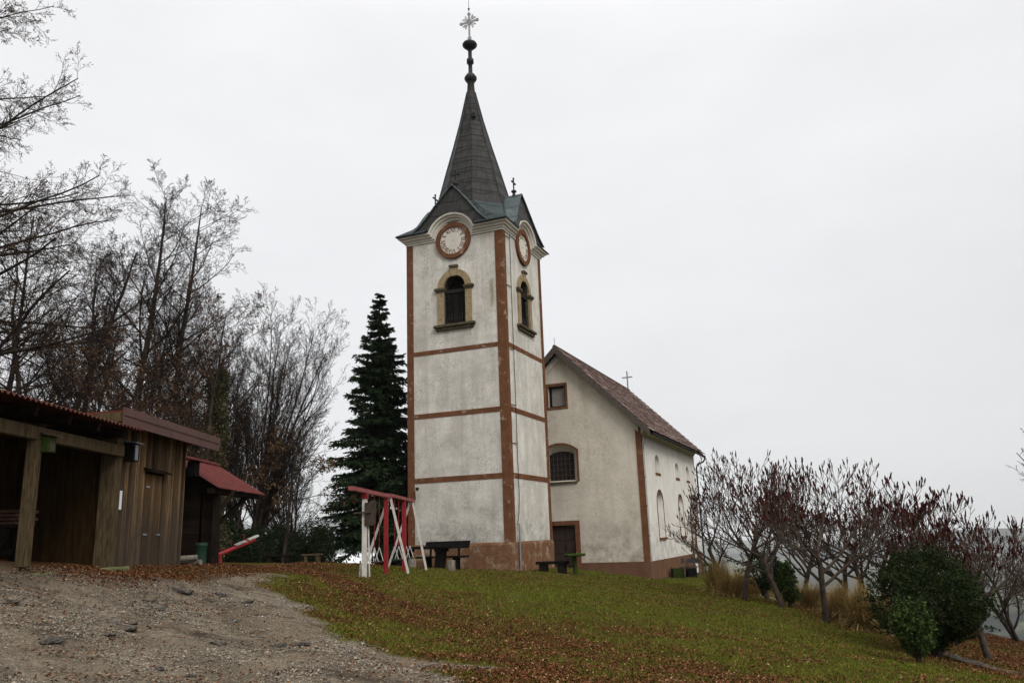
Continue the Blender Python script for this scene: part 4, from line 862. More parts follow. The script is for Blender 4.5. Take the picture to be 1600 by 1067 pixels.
for t_, mt, lb in ((.22, M['ply'], 'swing seat of bare wood hanging nearest the white post'), (.63, M['greenbin'], 'green swing seat between the two red posts'), (.90, M['greenbin'], 'green swing seat hanging at the far end of the frame')):
    q = sp_(t_); z0 = g1(q.x, q.y)+.36; r = empty('swing', (q.x, q.y, z0), lb, 'swing', 'swings hanging from the frame')
    a = q-bd*.26; b_ = q+bd*.26
    sm = MB(); sm.add([Zv(a+nn*s*.11, z0+k_) for k_ in (0, .045) for s in (-1, 1)]+[Zv(b_+nn*s*.11, z0+k_) for k_ in (0, .045) for s in (-1, 1)], [[0, 1, 5, 4], [2, 3, 7, 6], [0, 2, 6, 4], [1, 3, 7, 5], [0, 1, 3, 2], [4, 5, 7, 6]]); sm.build('seat', mt, r)
    for e_ in (a, b_):
        MB().tube([Zv(e_, z0+.42), Zv(e_, bz)], .012, 5).build('chain', M['red'], r)
        tr = MB()
        for s in (-1, 1): tr.tube([Zv(e_, z0+.43), Zv(e_+nn*s*.12, z0+.04)], .013, 5)
        tr.build('hanger', M['whitepaint'], r)

# ------------------------------------------------------------------ furniture by the tower
tX0, tX1, tY = -4.15, -1.5, -2.1
c_ = chw((tX0+tX1)/2, tY); tz = g1(c_[0], c_[1])
pt = empty('picnic_table', (c_[0], c_[1], tz), 'long black timber picnic table in front of the tower', 'table')
MB(CH).box(tX0, tX1, tY-.36, tY-.02, tz+.72, tz+.82, bev=.012).box(tX0, tX1, tY, tY+.34, tz+.72, tz+.82, bev=.012).build('tabletop', M['blackwood'], pt)
for xx in (tX0+.55, tX1-.6):
    MB(CH).bar((xx-.1, tY, tz-.1), (xx, tY, tz+.72), .34, .3).box(xx-.16, xx+.16, tY-.3, tY+.3, tz+.6, tz+.72).build('leg', M['blackwood'], pt)
bY = tY+.85; c_ = chw((tX0+tX1)/2, bY); zb = g1(c_[0], c_[1])
bn = empty('park_bench', (c_[0], c_[1], zb), 'black timber bench with backrest between picnic table and tower', 'bench')
MB(CH).box(tX0+.55, tX1+.06, bY-.2, bY+.2, zb+.40, zb+.47, bev=.01).build('seat', M['blackwood'], bn)
MB(CH).add([(tX0+.72, bY+.24, zb+.74), (tX1+.02, bY+.24, zb+.74), (tX1+.06, bY+.32, zb+1.03), (tX0+.76, bY+.32, zb+1.03), (tX0+.72, bY+.29, zb+.74), (tX1+.02, bY+.29, zb+.74), (tX1+.06, bY+.37, zb+1.03), (tX0+.76, bY+.37, zb+1.03)], [[0, 1, 2, 3], [4, 5, 6, 7], [0, 1, 5, 4], [3, 2, 6, 7], [1, 2, 6, 5], [0, 3, 7, 4]]).build('backrest', M['blackwood'], bn)
for xx in (tX0+1.0, tX1-.4): MB(CH).box(xx-.08, xx+.08, bY-.18, bY+.18, zb-.1, zb+.40).bar((xx, bY+.2, zb+.3), (xx, bY+.3, zb+1.0), .09, .06).build('leg', M['blackwood'], bn)
for i, (px, py, d, rd, h, lb) in enumerate([(705, 887, 30.2, .15, .36, 'grey log stump seat at the right end of the picnic table'), (644, 881, 30.9, .15, .32, 'grey log stump seat at the left end of the picnic table')]):
    p = at(px, py, d); zb = g1(p[0], p[1]); tag(MB().lathe([(rd*.94, zb-.08), (rd*1.03, zb+.08), (rd, zb+h-.02), (rd*.95, zb+h)], (p[0], p[1]), 14).build('log_stump', M['stump'], org=(p[0], p[1], zb)), lb, 'stump', 'log stumps at the picnic table')
p = chw(1.25, 1.0); zb = g1(p[0], p[1])
lb_ = empty('low_bench', (p[0], p[1], zb), 'low dark bench on two thick legs beside the church door', 'bench')
MB(CH).box(.6, 1.9, .82, 1.2, zb+.32, zb+.43, bev=.01).build('seat', M['blackwood'], lb_)
for xx in (.72, 1.5): MB(CH).box(xx, xx+.3, .86, 1.16, zb-.08, zb+.32, bev=.01).build('leg', M['darkwood'], lb_)
p = at(899, 893, 33); zb = g1(p[0], p[1])
gt_ = empty('round_table', (p[0], p[1], zb), 'mossy green round table on one post before the church door', 'table')
MB().lathe([(.40, zb+.70), (.44, zb+.72), (.44, zb+.79), (.42, zb+.80)], (p[0], p[1]), 20).build('tabletop', M['greenpaint'], gt_)
MB().lathe([(.10, zb-.1), (.085, zb+.1), (.085, zb+.66), (.15, zb+.70)], (p[0], p[1]), 12).build('post', M['greenpaint'], gt_)
# chairs, mossy box and crate by the side wall
for i, (px, d, lb) in enumerate([(1067, 43.2, 'dark folding chair nearest the corner of the church side wall'), (1082, 44.5, 'second dark folding chair along the church side wall'), (1093, 46.5, 'farthest dark folding chair along the church side wall')]):
    p = at(px, 893, d); zb = g1(p[0], p[1]); r = empty('folding_chair', (p[0], p[1], zb), lb, 'chair', 'folding chairs by the side wall'); x, y = p[0], p[1]
    MB().add([(x-.17, y+.2, zb+.62), (x+.17, y+.16, zb+.62), (x+.18, y+.26, zb+.86), (x-.18, y+.30, zb+.86), (x-.17, y+.22, zb+.62), (x+.17, y+.18, zb+.62), (x+.18, y+.28, zb+.86), (x-.18, y+.32, zb+.86)], [[0, 1, 2, 3], [4, 5, 6, 7], [0, 1, 5, 4], [3, 2, 6, 7], [1, 2, 6, 5], [0, 3, 7, 4]]).build('backrest', M['iron'], r)
    MB().box(x-.21, x+.21, y-.18, y+.18, zb+.42, zb+.45).build('seat', M['iron'], r)
    for s in (-1, 1): MB().bar((x+s*.17, y-.22, zb-.03), (x+s*.17, y+.28, zb+.82), .025).build('leg', M['iron'], r); MB().bar((x+s*.2, y+.24, zb-.03), (x+s*.2, y-.15, zb+.43), .03).build('leg', M['iron'], r)
for px, d, w_, mt, nm, lb, ct in [(1060, 40.5, .5, M['moss'], 'planter_box', 'mossy green wooden planter box before the folding chairs', 'planter'), (1081, 42, .42, M['blackwood'], 'crate', 'black wooden crate beside the mossy planter box', 'crate')]:
    p = at(px, 905, d); zb = g1(p[0], p[1]); r = empty(nm, (p[0], p[1], zb), lb, ct); x, y = p[0], p[1]; h = .46
    for s in (-1, 1):
        mb = MB(); mb2 = MB()
        for q in range(3): mb.box(x-w_/2, x+w_/2, y+s*.24-.015, y+s*.24+.015, zb+q*.15, zb+q*.15+.14, bev=.005); mb2.box(x+s*w_/2-.015, x+s*w_/2+.015, y-.22, y+.22, zb+q*.15, zb+q*.15+.14, bev=.005)
        mb.build('side_boards', mt, r); mb2.build('end_boards', mt, r)
    for sx_ in (-1, 1):
        for sy_ in (-1, 1): MB().box(x+sx_*(w_/2-.01)-.03, x+sx_*(w_/2-.01)+.03, y+sy_*.26-.02, y+sy_*.26+.02, zb-.06, zb+.46).build('corner_post', mt, r)
    MB().box(x-w_/2+.02, x+w_/2-.02, y-.22, y+.22, zb+.38, zb+.40).build('lid', mt, r)
p = at(1109, 885, 39); zb = g1(p[0], p[1]); gt2 = empty('green_stand', (p[0], p[1], zb), 'bright green low table half hidden by dry grass beside the church corner', 'table')
MB().box(p[0]-.3, p[0]+.3, p[1]-.25, p[1]+.25, zb+.70, zb+.78, bev=.01).build('tabletop', M['greenpaint'], gt2); MB().lathe([(.07, zb-.1), (.07, zb+.7)], (p[0], p[1]), 10).build('post', M['greenpaint'], gt2)
# spotlight on the tower wall
spl = empty('wall_spotlight', chw(-4.3, -.02, 1.9), 'small spotlight on a thin arm low on the tower front', 'spotlight')
MB(CH).tube([(-4.38, 0, 1.65), (-4.25, -.28, 1.95), (-4.15, -.30, 2.02)], .014, 6).build('arm', M['iron'], spl); MB(CH).lathe([(.02, 2.0), (.07, 2.03), (.08, 2.12), (.05, 2.14)], (-4.13, -.3), 10).build('lamp_head', M['iron'], spl)
# small benches by the hedge
for px, d, w_, lb in [(488, 33, .8, 'small pale wooden bench before the dark conifer hedge'), (436, 34, 1.2, 'low dark wooden bench half lost under the conifer hedge')]:
    p = at(px, 877, d); zb = g1(p[0], p[1]); mt = M['beam'] if w_ < 1 else M['darkwood']; r = empty('small_bench', (p[0], p[1], zb), lb, 'bench'); x, y = p[0], p[1]
    MB().box(x-w_/2, x+w_/2, y-.16, y+.16, zb+.34, zb+.41, bev=.008).build('seat', mt, r)
    for s in (-1, 1): MB().box(x+s*w_*.3-.06, x+s*w_*.3+.06, y-.13, y+.13, zb-.1, zb+.34).build('leg', mt, r)
# tiled hut behind the swings
p = at(626, 850, 47); hx, hy = p[0], p[1]; hb_ = -2.4
th_ = empty('tiled_hut', (hx, hy, hb_), 'small grey hut with old red tiled roof seen behind the swings', 'hut')
MB().box(hx-.9, hx+2.2, hy, hy+2.6, hb_-2, .62).build('wall', speck('grey hut boards', (.14, .125, .115), (.2, .185, .17), 5, .9, stretch=(5, 5, .5)), th_)
dk = MB()
for s, a, b_ in ((-1, hy-.5, hy+1.3), (1, hy+3.1, hy+1.3)): dk.add([(hx-1.9, a, .52), (hx+2.7, a, .52), (hx+2.4, b_, 1.72), (hx-.6, b_, 1.72), (hx-1.9, a, .46), (hx+2.7, a, .46), (hx+2.4, b_, 1.66), (hx-.6, b_, 1.66)], [[0, 1, 2, 3], [4, 5, 6, 7], [0, 1, 5, 4], [0, 3, 7, 4], [1, 2, 6, 5]])
dk.add([(hx-1.9, hy-.5, .52), (hx-1.9, hy+3.1, .52), (hx-.6, hy+1.3, 1.72)], [[0, 1, 2]]); tr_ = dk.build('roof', M['redtile'], th_)
tt = MB()
for j in range(9):
    for i in range(22):
        f0, f1 = j/9, (j+1.25)/9; xx = lambda f, k_: (hx-1.9+1.3*f)+(4.6-1.6*f)*k_/22
        tt.add([(xx(f0, i), hy-.5+1.8*f0, .55+1.2*f0+.05), (xx(f0, i+.93), hy-.5+1.8*f0, .55+1.2*f0+.05), (xx(f1, i+.93), hy-.5+1.8*f1, .53+1.2*f1), (xx(f1, i), hy-.5+1.8*f1, .53+1.2*f1)], [[0, 1, 2, 3]])
tt.build('roof_tiles', M['redtile'], tr_, fix=False)
for xx in (-1.6, -1.0): MB().box(hx+xx, hx+xx+.08, hy-.3, hy-.22, hb_-2, .5).build('porch_post', M['darkwood'], th_)

# ------------------------------------------------------------------ plants
def tubes_np(P, Rd, S):
    B, n_, _ = P.shape; T = np.empty_like(P); T[:, 1:-1] = P[:, 2:]-P[:, :-2]; T[:, 0] = P[:, 1]-P[:, 0]; T[:, -1] = P[:, -1]-P[:, -2]
    T /= np.linalg.norm(T, axis=2, keepdims=True)+1e-9
    ref = np.where(np.abs(T[:, :1, 2:3]) < .85, np.array([0, 0, 1.]), np.array([1., 0, 0])); Xv = np.cross(T, np.broadcast_to(ref, T.shape)); Xv /= np.linalg.norm(Xv, axis=2, keepdims=True)+1e-9
    Yv = np.cross(T, Xv); a = np.arange(S)*2*np.pi/S
    V = P[:, :, None]+Rd[:, :, None, None]*(np.cos(a)[None, None, :, None]*Xv[:, :, None]+np.sin(a)[None, None, :, None]*Yv[:, :, None])
    i = np.arange(B*n_*S).reshape(B, n_, S); j = np.roll(i, -1, 2)
    return V.reshape(-1, 3), np.stack([i[:, :-1], j[:, :-1], j[:, 1:], i[:, 1:]], -1).reshape(-1, 4)
def cat_mesh(name, parts, smooth=True):
    V = []; Fs = []; o = 0
    for v_, f_ in parts: V.append(v_); Fs.append(f_+o); o += len(v_)
    return np_mesh(name, np.concatenate(V), np.concatenate(Fs), smooth)
def unit(a): return a/(np.linalg.norm(a, axis=-1, keepdims=True)+1e-9)
def grow(seed, H, r0, lv, lean=(0, 0), stems=1, spread=0.):
    """branch skeleton, all branches of a level grown together. lv: per level dict(n, t0, ang, ratio, rr, up, wob, k, taper)"""
    rng = np.random.default_rng(seed); levels = []
    d = np.zeros((stems, 3)); d[:, 2] = 1; az_ = rng.uniform(0, 2*np.pi, stems)+np.arange(stems)*2.4; d[:, 0] = spread*np.cos(az_)+lean[0]; d[:, 1] = spread*np.sin(az_)+lean[1]
    base = np.zeros((stems, 3)); base[:, 0] = .12*np.cos(az_)*(stems > 1); base[:, 1] = .12*np.sin(az_)*(stems > 1)
    ln = H*rng.uniform(.8, 1., stems) if stems > 1 else np.array([H]); rad = np.full(stems, r0)*(rng.uniform(.6, 1, stems) if stems > 1 else 1); d = unit(d)
    for li, L in enumerate(lv):
        k = L['k']; B = len(base); P = np.empty((B, k+1, 3)); P[:, 0] = base; D = d.copy(); dirs = np.empty((B, k+1, 3)); dirs[:, 0] = d
        for i in range(k):
            D = unit(D+rng.normal(0, L['wob'], (B, 3))+np.array([0, 0, 1.])*L['up']*(1 if 'curve' not in L else (L['curve'] if i < k/2 else 1))); P[:, i+1] = P[:, i]+D*(ln/k)[:, None]; dirs[:, i+1] = D
        f = np.linspace(1, L.get('tip', .25), k+1); Rd = np.maximum(rad[:, None]*f[None], .0046)
        levels.append((P, Rd, dirs))
        if li+1 == len(lv): break
        C_ = lv[li+1]; n_ = C_['n']; t = C_['t0']+(1-C_['t0'])*(np.arange(n_)[None]+rng.uniform(0, 1, (B, n_)))/n_; t = np.clip(t, 0, .999)
        s = t*k; i0 = np.floor(s).astype(int); fr_ = s-i0; bi = np.arange(B)[:, None]
        base = (P[bi, i0]*(1-fr_)[..., None]+P[bi, i0+1]*fr_[..., None]).reshape(-1, 3); par = dirs[bi, i0+1].reshape(-1, 3)
        rp = (Rd[bi, i0]*(1-fr_)+Rd[bi, i0+1]*fr_).reshape(-1)
        rv = unit(np.cross(par, rng.normal(0, 1, par.shape))); ang = np.radians(C_['ang'])*rng.uniform(.7, 1.25, len(par)); d = unit(par*np.cos(ang)[:, None]+rv*np.sin(ang)[:, None])
        ln = np.repeat(ln, n_)*C_['ratio']*(1-C_.get('shrink', .55)*((t-C_['t0'])/(1-C_['t0']+1e-6)).reshape(-1))*rng.uniform(.65, 1.15, len(par)); rad = np.minimum(rp*.75, np.maximum(rp*C_['rr'], .006))
    return levels, rng
def cards(rng, C_, size, aspect=1.0, droop=None, flat=0):
    n_ = len(C_); a = unit(rng.normal(0, 1, (n_, 3))*np.array([1, 1, 1-flat])); b_ = unit(np.cross(a, rng.normal(0, 1, (n_, 3)))); s = size*rng.uniform(.6, 1.3, n_)
    a = a*s[:, None]; b_ = b_*(s*aspect)[:, None]
    V = np.stack([C_-a, C_+b_*.55, C_+a, C_-b_*.55], 1).reshape(-1, 3); return V, np.arange(4*n_).reshape(-1, 4)
def scaled(lv, **k): return lv
def tree(name, seed, px, py, d, label, H, r0, lv, group, lean=(0, 0), leaves=0, leafmat=None, twig='twig', bark='bark', stems=1, spread=0, lsize=.045, ground=True, leaf_lo=0, xy=None, sub=0):
    p = at(px, py, d) if xy is None else np.array([xy[0], xy[1], 0]); z0 = g1(p[0], p[1])-.15
    root = empty(name, (p[0], p[1], z0), label, 'tree', group)
    levels, rng = grow(seed, H, r0, lv, lean, stems, spread); sides = [9, 6, 4, 3, 3, 3]
    link('trunk', cat_mesh('trunk', [tubes_np(P, Rd, sides[i]) for i, (P, Rd, _) in enumerate(levels[:2])]), M[bark], root)
    link('crown', cat_mesh('crown', [tubes_np(P, Rd, sides[i+2]) for i, (P, Rd, _) in enumerate(levels[2:])]), M[twig], root)
    if leaves:
        P = levels[-1][0]; q = P[rng.integers(0, len(P), leaves), rng.integers(1, P.shape[1], leaves)]+rng.normal(0, .04, (leaves, 3)); q = q[q[:, 2] > leaf_lo]
        v_, f_ = cards(rng, q, lsize, .8); link('withered_leaves', np_mesh('withered_leaves', v_, f_), leafmat or M['brownleaf'], root)
    return root
D = lambda **k: k
TALL = [D(k=12, wob=.035, up=.05, tip=.10), D(n=32, t0=.2, ang=50, ratio=.36, rr=.42, up=.06, wob=.07, k=7, shrink=.62), D(n=11, t0=.12, ang=46, ratio=.46, rr=.5, up=.03, wob=.10, k=5), D(n=7, t0=.15, ang=46, ratio=.5, rr=.55, up=.02, wob=.13, k=4), D(n=4, t0=.15, ang=44, ratio=.55, rr=.6, up=.02, wob=.13, k=3)]
FAN = [D(k=10, wob=.05, up=.03, tip=.12), D(n=15, t0=.12, ang=32, ratio=.48, rr=.5, up=.08, wob=.06, k=7), D(n=9, t0=.12, ang=34, ratio=.46, rr=.5, up=.05, wob=.08, k=5), D(n=6, t0=.15, ang=36, ratio=.5, rr=.55, up=.03, wob=.1, k=4), D(n=3, t0=.15, ang=38, ratio=.55, rr=.6, up=.03, wob=.12, k=3)]
WIDE = [D(k=12, wob=.04, up=.05, tip=.2), D(n=92, t0=.12, ang=84, ratio=.38, rr=.30, up=.004, wob=.07, k=10, shrink=.50), D(n=13, t0=.12, ang=46, ratio=.38, rr=.5, up=-.005, wob=.11, k=6), D(n=9, t0=.12, ang=44, ratio=.46, rr=.5, up=.0, wob=.13, k=4), D(n=5, t0=.1, ang=42, ratio=.5, rr=.6, up=.02, wob=.14, k=3)]
THICK = [D(k=9, wob=.06, up=.04, tip=.12), D(n=26, t0=.1, ang=55, ratio=.45, rr=.45, up=.05, wob=.09, k=7, shrink=.5), D(n=10, t0=.15, ang=44, ratio=.45, rr=.5, up=.03, wob=.12, k=5), D(n=7, t0=.15, ang=42, ratio=.5, rr=.55, up=.03, wob=.13, k=4), D(n=3, t0=.2, ang=40, ratio=.55, rr=.6, up=.03, wob=.13, k=3)]
GL = 'bare trees behind the sheds'
tree('beech_tree', 17, -215, 880, 21.5, 'huge spreading tree at the left edge, its long level limbs holding withered leaves', 19, .34, WIDE, GL, leaves=45000, lsize=.032)
tree('bare_tree', 12, 178, 880, 29, 'tall bare tree with dark straight trunk rising behind the open shelter', 13.6, .20, TALL, GL, lean=(.03, 0))
tree('bare_tree', 13, 258, 880, 30, 'tall bare tree with upswept branches right behind the plank shed roof', 14.0, .19, TALL, GL, lean=(.05, 0), leaves=300)
tree('bare_tree', 14, 40, 880, 26, 'bare tree with slanting trunk above the shelter roof', 10.5, .19, TALL, GL, lean=(.22, 0), leaves=300)
tree('bare_tree', 15, 310, 880, 27.5, 'smaller tree with rusty leaves still hanging between plank shed and hut', 8.6, .12, THICK, GL, leaves=2600, twig='twigred')
tree('bare_tree', 16, 385, 880, 36, 'wide bushy bare tree with many upright stems left of the spruce', 11.3, .13, FAN, GL, stems=11, spread=.33, lean=(-.06, 0))
tree('bare_tree', 17, 455, 884, 38, 'slender many stemmed bare tree nearest the spruce', 6.9, .07, FAN, GL, stems=8, spread=.45, lean=(-.05, 0))
tree('bare_tree', 18, 110, 880, 33, 'thin bare tree deep behind the shelter, half hidden by other trunks', 11.0, .13, THICK, GL, leaves=1200, twig='twigred')
tree('bare_tree', 19, 345, 880, 34, 'thin bare tree leaning right behind the dark hut roof', 9.6, .10, FAN, GL, stems=5, spread=.25, leaves=1200)
tree('bare_tree', 20, 215, 880, 35, 'low tangled tree with brown leaves behind the plank shed', 9.5, .12, THICK, GL, leaves=2200, twig='twigred')
tree('bare_tree', 23, -20, 880, 31, 'dense bare tree at the far left behind the great spreading tree', 13.5, .18, THICK, GL, leaves=1000)
tree('bare_tree', 24, 150, 880, 24, 'thicket tree with rusty leaves right above the plank shed roof', 6.6, .10, THICK, GL, leaves=1500, twig='twigred')
tree('bare_tree', 27, 95, 880, 31, 'tall bare tree between the slanting trunk and the dark straight trunk', 12.0, .16, TALL, GL, leaves=300)
tree('bare_tree', 28, 230, 880, 33, 'bare tree between the two tallest trunks behind the plank shed', 11.5, .14, TALL, GL)
tree('bare_tree', 29, 10, 880, 24, 'thicket tree close behind the left end of the shelter roof', 9.5, .13, THICK, GL, leaves=1500)
tree('bare_tree', 25, 60, 880, 36, 'dense low tree far behind the shelter roof', 9.5, .12, THICK, GL, leaves=1200, twig='twigred')
tree('bare_tree', 26, 285, 880, 38, 'dense low tree far behind the dark hut', 9.8, .12, THICK, GL, leaves=1200, twig='twigred')
# small tree with arching leafy boughs in front of the hedge
ARC = [D(k=7, wob=.05, up=.03, tip=.35), D(n=11, t0=.45, ang=62, ratio=.48, rr=.42, up=-.07, wob=.09, k=8), D(n=9, t0=.25, ang=38, ratio=.42, rr=.5, up=-.07, wob=.12, k=5), D(n=5, t0=.25, ang=36, ratio=.45, rr=.55, up=-.05, wob=.13, k=4), D(n=2, t0=.3, ang=36, ratio=.5, rr=.6, up=-.04, wob=.13, k=3)]
tree('arching_tree', 21, 440, 882, 34, 'low arching tree with a few leaf clumps left of the spruce', 5.4, .09, ARC, GL, lean=(.10, 0), leaves=1500, lsize=.06)
# ivy-clad trunk
rng = np.random.default_rng(5); p = at(322, 880, 28); z0 = g1(p[0], p[1]); r = empty('ivy_tree', (p[0], p[1], z0), 'ivy covered trunk standing behind the dark hut', 'tree', GL)
tr_p = np.array([[0, 0, -.2], [.1, 0, 2], [.05, .1, 4.2], [.2, .1, 7]]); v_, f_ = tubes_np(tr_p[None], np.array([[.17, .15, .12, .05]]), 8); link('trunk', np_mesh('trunk', v_, f_, True), M['bark'], r)
n_ = 9000; h = rng.uniform(0, 1, n_)**.8*6.6; a = rng.uniform(0, 6.28, n_); rr_ = (.25+.55*np.abs(np.sin(h*1.7+a))*rng.uniform(.3, 1, n_))*(1-.5*h/6.6)
q = np.stack([.1+rr_*np.cos(a), rr_*np.sin(a), h], 1); v_, f_ = cards(rng, q, .055, .9); link('ivy', np_mesh('ivy', v_, f_), M['ivy'], r)
# spruces
def spruce(seed, px, py, d, H, Rb, label, dens=1.0, bare=1.3):
    rng = np.random.default_rng(seed); p = at(px, py, d); z0 = g1(p[0], p[1])-.1; root = empty('spruce_tree', (p[0], p[1], z0), label, 'tree', 'dark spruces by the tower')
    t = np.array([[0, 0, -.2], [.03, 0, H*.4], [0, .02, H*.8], [0, 0, H]]); v_, f_ = tubes_np(t[None], np.array([[.17, .12, .05, .008]])*H/10, 9); link('trunk', np_mesh('trunk', v_, f_, True), M['bark'], root)
    parts = []; nd_c = []; nd_d = []
    z = bare
    while z < H-.12:
        fz = 1-(z-bare*.4)/(H-bare*.4); L0 = Rb*(fz**.85)*(1-.25*max(0, fz-.8)/.2)+.06; nb = 1
        for k in range(nb):
            L_ = L0*rng.uniform(.5, 1.12)*(1.2 if rng.uniform() < .12 else 1); a = rng.uniform(0, 6.283); n_ = 7; s = np.linspace(0, 1, n_)
            el = .34*(1-fz)-.05+rng.normal(0, .06); ele = el*s-(.62*fz+.02)*s*s+.42*fz*s**3
            Pb = np.stack([np.cos(a)*L_*s, np.sin(a)*L_*s, z+rng.uniform(-.16, .16)+ele*L_], 1); parts.append((Pb, np.linspace(.02, .005, n_)*(L_/1.5+.3)))
            m_ = int(60*dens*L_/1.5)+6; tt_ = rng.uniform(.12, 1, m_)**.8; i0 = np.minimum((tt_*(n_-1)).astype(int), n_-2); fr_ = (tt_*(n_-1)-i0)[:, None]
            c0 = Pb[i0]*(1-fr_)+Pb[i0+1]*fr_; side = rng.choice([-1, 1], m_); tw = L_*.36*(1-.6*tt_)*rng.uniform(.4, 1, m_)+.06
            dr = np.stack([np.cos(a+side*.85), np.sin(a+side*.85), -.28-.25*fz*np.ones(m_)+rng.normal(0, .28, m_)], 1); dr = unit(dr)
            for q in range(3):
                f_s = rng.uniform(.1, 1, m_); nd_c.append(c0+dr*(tw*f_s)[:, None]); nd_d.append(unit(dr+rng.normal(0, .25, dr.shape)))
            nd_c.append(c0); nd_d.append(unit(np.stack([np.cos(a)*np.ones(m_), np.sin(a)*np.ones(m_), -.2*np.ones(m_)], 1)+rng.normal(0, .3, (m_, 3))))
        z += rng.uniform(.012, .024)*(1+.6*(z > .8*H))
    B = np.array([q[0] for q in parts]); Rr = np.array([q[1] for q in parts]); v_, f_ = tubes_np(B, Rr, 3); br_ = link('crown', np_mesh('crown', v_, f_, True), M['twig'], root)
    C_ = np.concatenate(nd_c); Dd = np.concatenate(nd_d); n_ = len(C_); ln = rng.uniform(.06, .125, n_)*H/10; w_ = unit(np.cross(Dd, rng.normal(0, 1, (n_, 3))))*(ln*.26)[:, None]; e_ = Dd*ln[:, None]
    V = np.stack([C_-e_*.4, C_+w_, C_+e_, C_-w_], 1).reshape(-1, 3); link('needles', np_mesh('needles', V, np.arange(4*n_).reshape(-1, 4)), M['darkneedle'], br_)
spruce(31, 592, 884, 37.5, 12.9, 2.9, 'tall dark spruce standing left of the bell tower', 1.15)
spruce(32, 655, 884, 43, 8.3, 2.6, 'smaller dark spruce half hidden behind the bell tower', 1.0)
# hedge of dark conifers
def leafball(name, seed, xyz, rx, ry, h, n_, mat_, label, cat, group=None, size=.05, stem=.06, shape=1.0, lobes=9, holes=.25, sprigs=0):
    rng = np.random.default_rng(seed); x, y, z0 = xyz; root = empty(name, (x, y, z0), label, cat, group)
    lc = unit(rng.normal(0, 1, (lobes, 3))); lc[:, 2] = np.abs(lc[:, 2])*rng.choice([1, -.6], lobes); amp = rng.uniform(.12, .42, lobes)
    d = unit(rng.normal(0, 1, (n_, 3))); rad = .78+sum(amp[i]*np.maximum(0, d@lc[i])**6 for i in range(lobes))
    rad *= .9+.22*vnoise(d[:, 0]*3+d[:, 2]*2+9, d[:, 1]*3-d[:, 2]*1.5+9, .8, seed)
    rr_ = rad*rng.uniform(0, 1, n_)**.22*(1+.22*np.maximum(0, vnoise(d[:, 0]*9+40, d[:, 1]*9+d[:, 2]*11+40, 1, seed+5)-.55)/.45*rng.uniform(0, 1, n_))
    q = np.stack([d[:, 0]*rx*rr_, d[:, 1]*ry*rr_, h*.52+d[:, 2]*h*.5*rr_], 1); q = q[q[:, 2] > .03]
    keep = vnoise(q[:, 0]/rx*4+q[:, 2]/h*3+50, q[:, 1]/ry*4+q[:, 2]/h*5+50, 1, seed+1) > holes; q = q[keep]
    if sprigs:
        sd_ = unit(rng.normal(0, 1, (sprigs, 3))); sd_ = sd_[sd_[:, 2] > -.5]; f_ = np.linspace(.86, 1, 16)[None, :, None]*rng.uniform(1.02, 1.24, len(sd_))[:, None, None]*(.78+sum(amp[i]*np.maximum(0, sd_@lc[i])**6 for i in range(lobes)))[:, None, None]*1.05
        sp_ = sd_[:, None]*f_*np.array([rx, ry, h*.5])+np.array([0, 0, h*.52]); q = np.concatenate([q, sp_.reshape(-1, 3)+rng.normal(0, size*.7, (sp_.size//3, 3))])
    v_, f_ = cards(rng, q, size, .75); link('foliage', np_mesh('foliage', v_, f_), mat_, root)
    ns = 7; P = np.zeros((ns, 5, 3)); e_ = unit(rng.normal(0, 1, (ns, 3)))*np.array([rx*.7, ry*.7, .01]); tt_ = np.linspace(0, 1, 5)
    P[:, :, :2] = e_[:, None, :2]*(tt_**1.3)[None, :, None]; P[:, :, 2] = -.12+tt_[None]*h*.8
    v_, f_ = tubes_np(P, np.tile(np.linspace(stem, stem*.25, 5), (ns, 1)), 6); link('stem', np_mesh('stem', v_, f_, True), M['bark'], root)
    return root
GH = 'dark conifers of the hedge'
for i, (px, d, wpx, top) in enumerate([(352, 34.5, 34, 812), (378, 34, 34, 826), (404, 34.5, 34, 831), (430, 35, 34, 829), (456, 35.5, 34, 833), (480, 35.5, 34, 826), (500, 35, 26, 822)]):
    p = at(px, 878, d); z0 = g1(p[0], p[1]); h = (at(px, top, d)[2]-z0)*1.05; rx = wpx/2/F_PX*d*1.5
    leafball('hedge_conifer', 60+i, (p[0], p[1], z0-.55), rx*1.1, .8, h+.55, 7000, M['hedge'], ['dark hedge conifer nearest the dark hut', 'second dark hedge conifer right of the hut', 'third dark hedge conifer, over the seesaw tip', 'middle dark hedge conifer above the low dark bench', 'dark hedge conifer left of the small pale bench', 'dark hedge conifer behind the small pale bench', 'last dark hedge conifer at the right end of the row'][i], 'shrub', GH, .06, holes=.18)
p = at(610, 872, 42); leafball('shrub', 70, (p[0], p[1], g1(p[0], p[1])), 1.1, .7, 1.6, 3500, M['hedge'], 'low dark shrub in front of the tiled hut behind the swings', 'shrub', None, .06)
